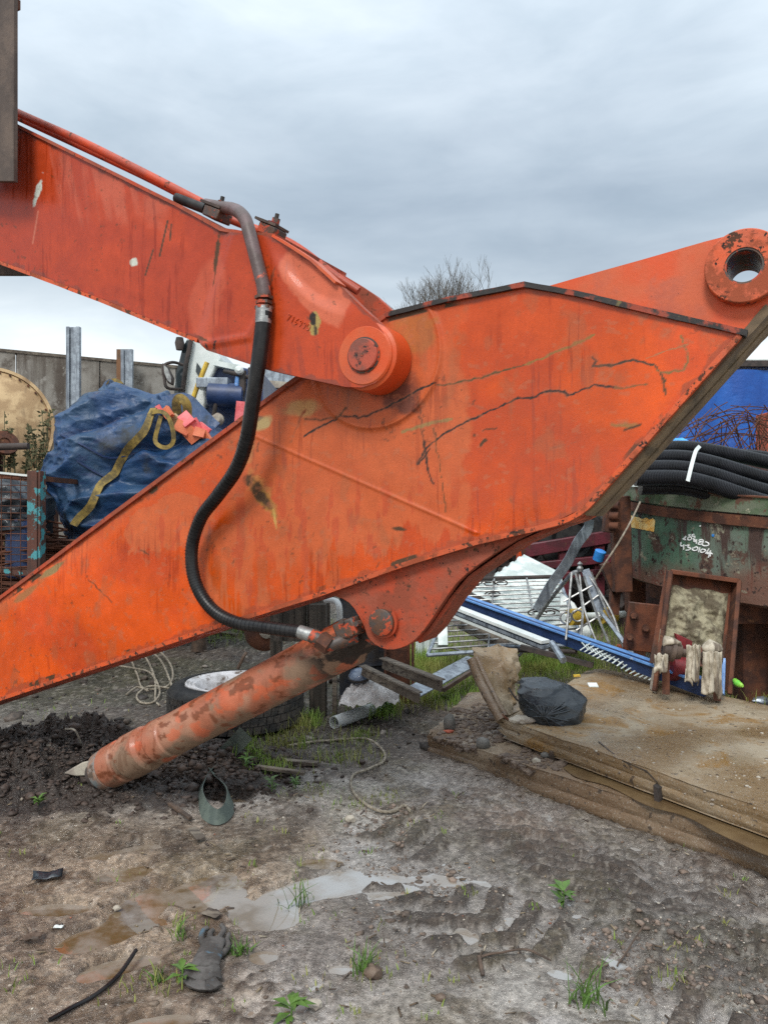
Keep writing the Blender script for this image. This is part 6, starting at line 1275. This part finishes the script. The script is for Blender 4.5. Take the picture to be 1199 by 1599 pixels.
# gate grille
gt = thing('metal_gate', W(800,0,7.6), 'silver barred metal gate lying tilted in the scrap behind the lug', 'gate')
TL, TR, BR, BL = W(720,905,8.6), W(872,901,8.4), W(912,1006,7.2), W(668,1024,7.0)
qd = lambda u, v: (TL.lerp(TR, u)).lerp(BL.lerp(BR, u), v)
for a, b, r in ((TL,TR,.022),(TR,BR,.018),(BL,BR,.018),(TL,BL,.018)): ob('frame_rail', MB().tube([a, b], r, 8), M['galv'] if r < .02 else M['dark'], gt)
for i in range(1, 15): v = i/15; ob('bar', MB().tube([qd(0, v), qd(1, v)], .0095, 6), M['steel'], gt)
for u in (.35, .68): ob('cross_bar', MB().tube([qd(u, 0), qd(u+.03, 1)], .012, 6), M['steel'], gt)
def scroll(u, v, r, k=1):
    c = qd(u, v)+Vector((0,-.02,0)); ob('scroll', MB().tube([c+Vector((math.cos(t)*r*(1-t/14)*k*1.5, 0, math.sin(t)*r*(1-t/14)*.6)) for t in [i*.35 for i in range(26)]], .008, 6), M['dark'], gt)
for u, v, r in ((.30,.08,.06),(.42,.08,.06),(.36,.25,.06),(.15,.35,.06),(.28,.42,.06),(.72,.55,.07),(.82,.55,.07),(.65,.7,.06)): scroll(u, v, r, 1 if r > .06 else -1)
# fan shaped railing
fn_ = thing('fan_railing', W(930,1010,6.9), 'fan shaped silver railing panel standing bent beside the mixer', 'railing')
ap = W(906,891,6.9); 
for i, (x, y) in enumerate([(884,1000),(905,1010),(935,1012),(955,1014),(975,1016),(985,1020)]):
    st_ = W(893+i*6, 897-abs(i-2), 6.9); ob('bar', MB().tube(smooth_pts([st_, (st_+W(x,y,6.5))/2+Vector((.05*math.sin(i*2),0,.0)), W(x, y, 6.5)], 5), .011, 6), M['steel'], fn_)
ob('edge_bar', MB().beam(W(914,890,6.9), W(938,955,6.8), .07, .02, (0,-1,0)), M['galv'], fn_); ob('edge_bar', MB().beam(W(938,955,6.8), W(988,1022,6.3), .03, .02, (0,-1,0)), M['galv'], fn_)
ob('edge_bar', MB().tube(smooth_pts([W(905,893,6.9), W(893,897,6.95), W(880,912,7.1), W(850,950,7.5), W(828,985,7.7)], 5), .02, 8), M['steel'], fn_)
ob('finial', MB().lathe(W(906,893,6.88), (0,0,1), [(0,.02),(.03,.03),(.05,.015),(.07,.025),(.09,.005)], 14), M['steel'], fn_)
for a, b in (((880,940),(925,915)), ((885,965),(935,930)), ((900,985),(940,960))): ob('brace', MB().tube([W(*a,6.8), W(*b,6.8)], .009, 6), M['steel'], fn_)
for c in ((884,965),(902,962)): 
    cc2 = W(*c, 6.75); ob('ring', MB().tube([cc2+Vector((.05*math.cos(t), 0, .05*math.sin(t))) for t in [i*PI/8 for i in range(17)]], .009, 6), M['steel'], fn_)
ob('metal_strip', MB().ribbon(smooth_pts([W(921,812,7.9), W(917,828,7.9), W(902,848,7.8), (W(885,880,7.8)), W(860,915,7.8), W(838,955,7.7)], 6), .11, (.5,-1,.3), .008), M['galv'], label='bent flat silver strip sticking up in front of the maroon frame', cat='metal strip')
# corrugated sheet
def cs(u, v):
    p = (W(735,925,8.4).lerp(W(818,866,9.4), v)).lerp(W(895,1000,7.7).lerp(W(876,895,9.0), v), u); return p+Vector((0,0,.010*max(-1, min(1, 2*math.sin(v*2*PI*7)))))
ob('corrugated_sheet', MB().grid(cs, 12, 130), M['sheet'], label='dirty white corrugated roofing sheet under the gate', cat='metal sheet', solid=.003, angle=25)
ob('bent_sheet', MB().hexa([W(870,935,8.0), W(892,950,7.9), W(915,1000,7.6), W(870,985,7.7), W(872,925,8.0), W(895,940,7.9), W(920,990,7.6), W(872,975,7.7)]).warp(.05, 3), M['white'], label='bent white metal panel between gate and railing', cat='metal panel')
ob('white_post', MB().beam(W(692,1010,7.2), W(690,950,7.5), .09, .05), M['sheet'], label='pale upright panel standing in the grass by the lug', cat='panel')
ob('wood_board', MB().beam(W(720,975,7.6), W(790,1010,7.2), .10, .03, (0,-1,.4)), M['timber_light'], label='pale board lying beneath the barred gate', cat='board')
ob('fence_panel', MB().grid(lambda u, v: W(650+u*36, 940+v*95, 8.2)+Vector((0, .02*math.sin(u*20), 0)), 30, 6), M['sheet'], label='pale green white ribbed panel behind the brown channel', cat='panel', solid=.01)
for i, (a, b, m, r, lb) in enumerate([((760,1010,7.2),(850,1012,6.7),'galv',.02,'thin silver rail below the gate'),((770,1042,6.9),(830,1005,7.0),'dark',.014,'dark rod crossing under the gate'),((800,1036,6.9),(848,985,7.2),'steel',.014,'silver rod leaning under the gate'),((862,1005,6.6),(880,1032,6.3),'galv',.03,'short silver tube in the grass by the slab'),((740,1015,7.2),(900,1018,6.5),'dark',.02,'long dark bar below the pale channel'),((705,1012,7.3),(760,1030,7.0),'steel',.010,'thin silver rod in the grass by the lug')]):
    ob('metal_rod', MB().tube([W(*a), W(*b)], r, 8), M[m], label=lb, cat='metal rod', group='loose rods under the gate')
mb = MB()
for i in range(16):
    a = W(908+i*7, 1004+i*3.2, 6.35-.03*i); b = W(920+i*7, 1017+i*3.2, 6.25-.03*i); mb.beam(a, b, .010, .005); mb.beam(W(922+i*7, 1005+i*3.3, 6.3-.03*i), W(906+i*7, 1016+i*3.2, 6.25-.03*i), .010, .005)
ob('white_lattice', mb.warp(.02, 6), M['sheet'], label='strip of white lattice lying under the blue beam', cat='lattice')
rd = thing('piston_rod', W(920,965,7.4), 'pale steel rod with yellow collars lying beneath the mixer', 'piston rod'); q0, q1 = W(880,965,7.3), W(975,960,7.6)
ob('bar', MB().tube([q0, q1], .035, 16), M['sheet'], rd)
for k in (.20, .72): ob('collar', MB().tube([q0.lerp(q1, k-.1), q0.lerp(q1, k+.1)], .08, 24), M['yellow'], rd)
rock('brick_fragment', 968, 1016, .06, 'brick', 'orange brick lump beside the fan shaped railing', cat='brick fragment', seed=51)
# trailer frame, maroon
mf = thing('maroon_chassis', W(890,0,9.8), 'maroon painted machine chassis with a dark tyre behind the scrap', 'chassis'); mf.location.z = 0
for a, b, h_ in (((815,862),(955,838),.16),((822,886),(960,872),.10),((822,905),(940,893),.08)): ob('rail', MB().beam(W(*a,9.6), W(*b,9.6), .12, h_), M['maroon'], mf, bevel=.01)
for x in (826, 880, 935): ob('upright', MB().beam(W(x,850,9.62), W(x,930,9.62), .10, .12), M['maroon'], mf)
wt = ob('wheel', MB().lathe(W(893,842,9.9), (-.25,-1,0), [(-.15,.2),(-.15,.40),(-.1,.44),(.1,.44),(.15,.40),(.15,.25),(.10,.2)], 44), M['rubber'], mf, angle=35)
for k in range(5): ob('tread_ring', MB().ring(W(893,842,9.9), (-.25,-1,0), .43, .452, -.11+k*.05, -.085+k*.05, 44), M['rubber'], wt)
ob('blue_can', MB().lathe(W(936,868,9.35), (.2,-.4,1), [(-.07,.05),(-.06,.065),(.06,.065),(.07,.045)], 20), M['bluebit'], label='small bright blue can on the maroon chassis', cat='can')
ob('orange_block', MB().box(W(818,862,9.9), (.16,.2,.3)), M['orange'], label='small orange block at the left of the maroon chassis', cat='block', bevel=.01)
# heap of dark scrap that fills the yard behind
hp_ = MB(); rr = random.Random(11)
for i in range(260):
    x = rr.uniform(1.5, 5.2); y = rr.uniform(10.2, 13); z = rr.uniform(0, 1.6); a = Vector((x, y, z)); b = a+Vector((rr.uniform(-.8,.8), rr.uniform(-.5,.5), rr.uniform(-.4,.5))); hp_.beam(a, b, rr.uniform(.03,.2), rr.uniform(.02,.12))
tagit(ob('scrap_heap', hp_, M['dark'], None, kind='structure'), kind='stuff')
mnd = MB().grid(lambda u, v: Vector((1.2+4.3*u, 11.5+2*v, max(-.1, 1.5*math.sin(PI*u)**.4*math.sin(PI*v)**.5+.2*MN.noise(Vector((u*9, v*7, 0)))))), 50, 30); tagit(ob('scrap_mound', mnd, M['dark'], None, kind='structure'), kind='stuff')
# far hedge so the yard is closed behind
hg = MB()
def hedge(n, x0, x1, y0, y1, h, name):
    rg_ = np.random.default_rng(3); x = rg_.uniform(x0, x1, n); y = rg_.uniform(y0, y1, n); top = h*(.7+.5*fbm(x, y, .35, 3, 9)); z = top*rg_.uniform(0, 1, n)**.6; s = rg_.uniform(.06, .16, n); A_ = rg_.normal(0, 1, (n, 3)); B_ = rg_.normal(0, 1, (n, 3)); A_ /= np.linalg.norm(A_, axis=1)[:, None]; B_ /= np.linalg.norm(B_, axis=1)[:, None]
    P = np.stack([x, y, z], 1); V = np.stack([P, P+A_*s[:, None], P+(A_+B_)*s[:, None]*.7, P+B_*s[:, None]], 1).reshape(-1, 3); return tagit(npmesh(name, V, np.arange(n*4).reshape(-1, 4), M['hedge'], None, None, False), kind='stuff')
M['hedge'] = mat('dark_hedge_leaves', (.03,.05,.02), (.05,.05,.025), .8, nsc=2, bd=0)
hedge(26000, -16, 24, 27, 29, 3.2, 'hedge')
# bare tree
def tree(px, Y, ztop, spread, seed, label, m='bark'):
    rr = random.Random(seed); base = Vector((W(px,0,Y).x, Y, 0)); root = thing('bare_tree', base, label, 'tree', 'bare winter trees'); mb = MB(); tw = MB()
    def grow(p, d, l, r, lev):
        n = 3; pts = [p]; 
        for i in range(n): d = (d+Vector((rr.uniform(-1,1), rr.uniform(-1,1), rr.uniform(-.3,.6)))*(.16 if lev else .01)).normalized(); pts.append(pts[-1]+d*l/n)
        (mb if lev < 3 else tw).tube(pts, [r*(1-.45*i/n) for i in range(n+1)], 6 if lev < 3 else 3, False)
        if lev >= 6: return
        k = 7 if lev == 0 else (4 if lev < 3 else 3)
        for j in range(k):
            a = rr.uniform(0, 2*PI); u, v = perp(d); sp = rr.uniform(.05, .44) if lev == 0 else rr.uniform(.25, .65); nd = (d*math.cos(sp)+(u*math.cos(a)+v*math.sin(a))*math.sin(sp)+Vector((0,0,.12))).normalized(); q = pts[-1] if (j < 2 or lev == 0) else pts[rr.choice((1,2,3))]
            grow(q, nd, l*(rr.uniform(.34,.42) if lev == 0 else rr.uniform(.62, .78)), r*.58, lev+1)
    grow(base, Vector((0,0,1)), ztop*.58, spread*.055, 0)
    ob('trunk', mb, M[m], root); ob('crown', tw, M[m], root)
tree(716, 46, 13.3, 3.4, 3, 'bare leafless tree showing above the boom against grey sky')
tree(640, 60, 13.4, 2.0, 8, 'smaller faint bare tree just left of the larger one')
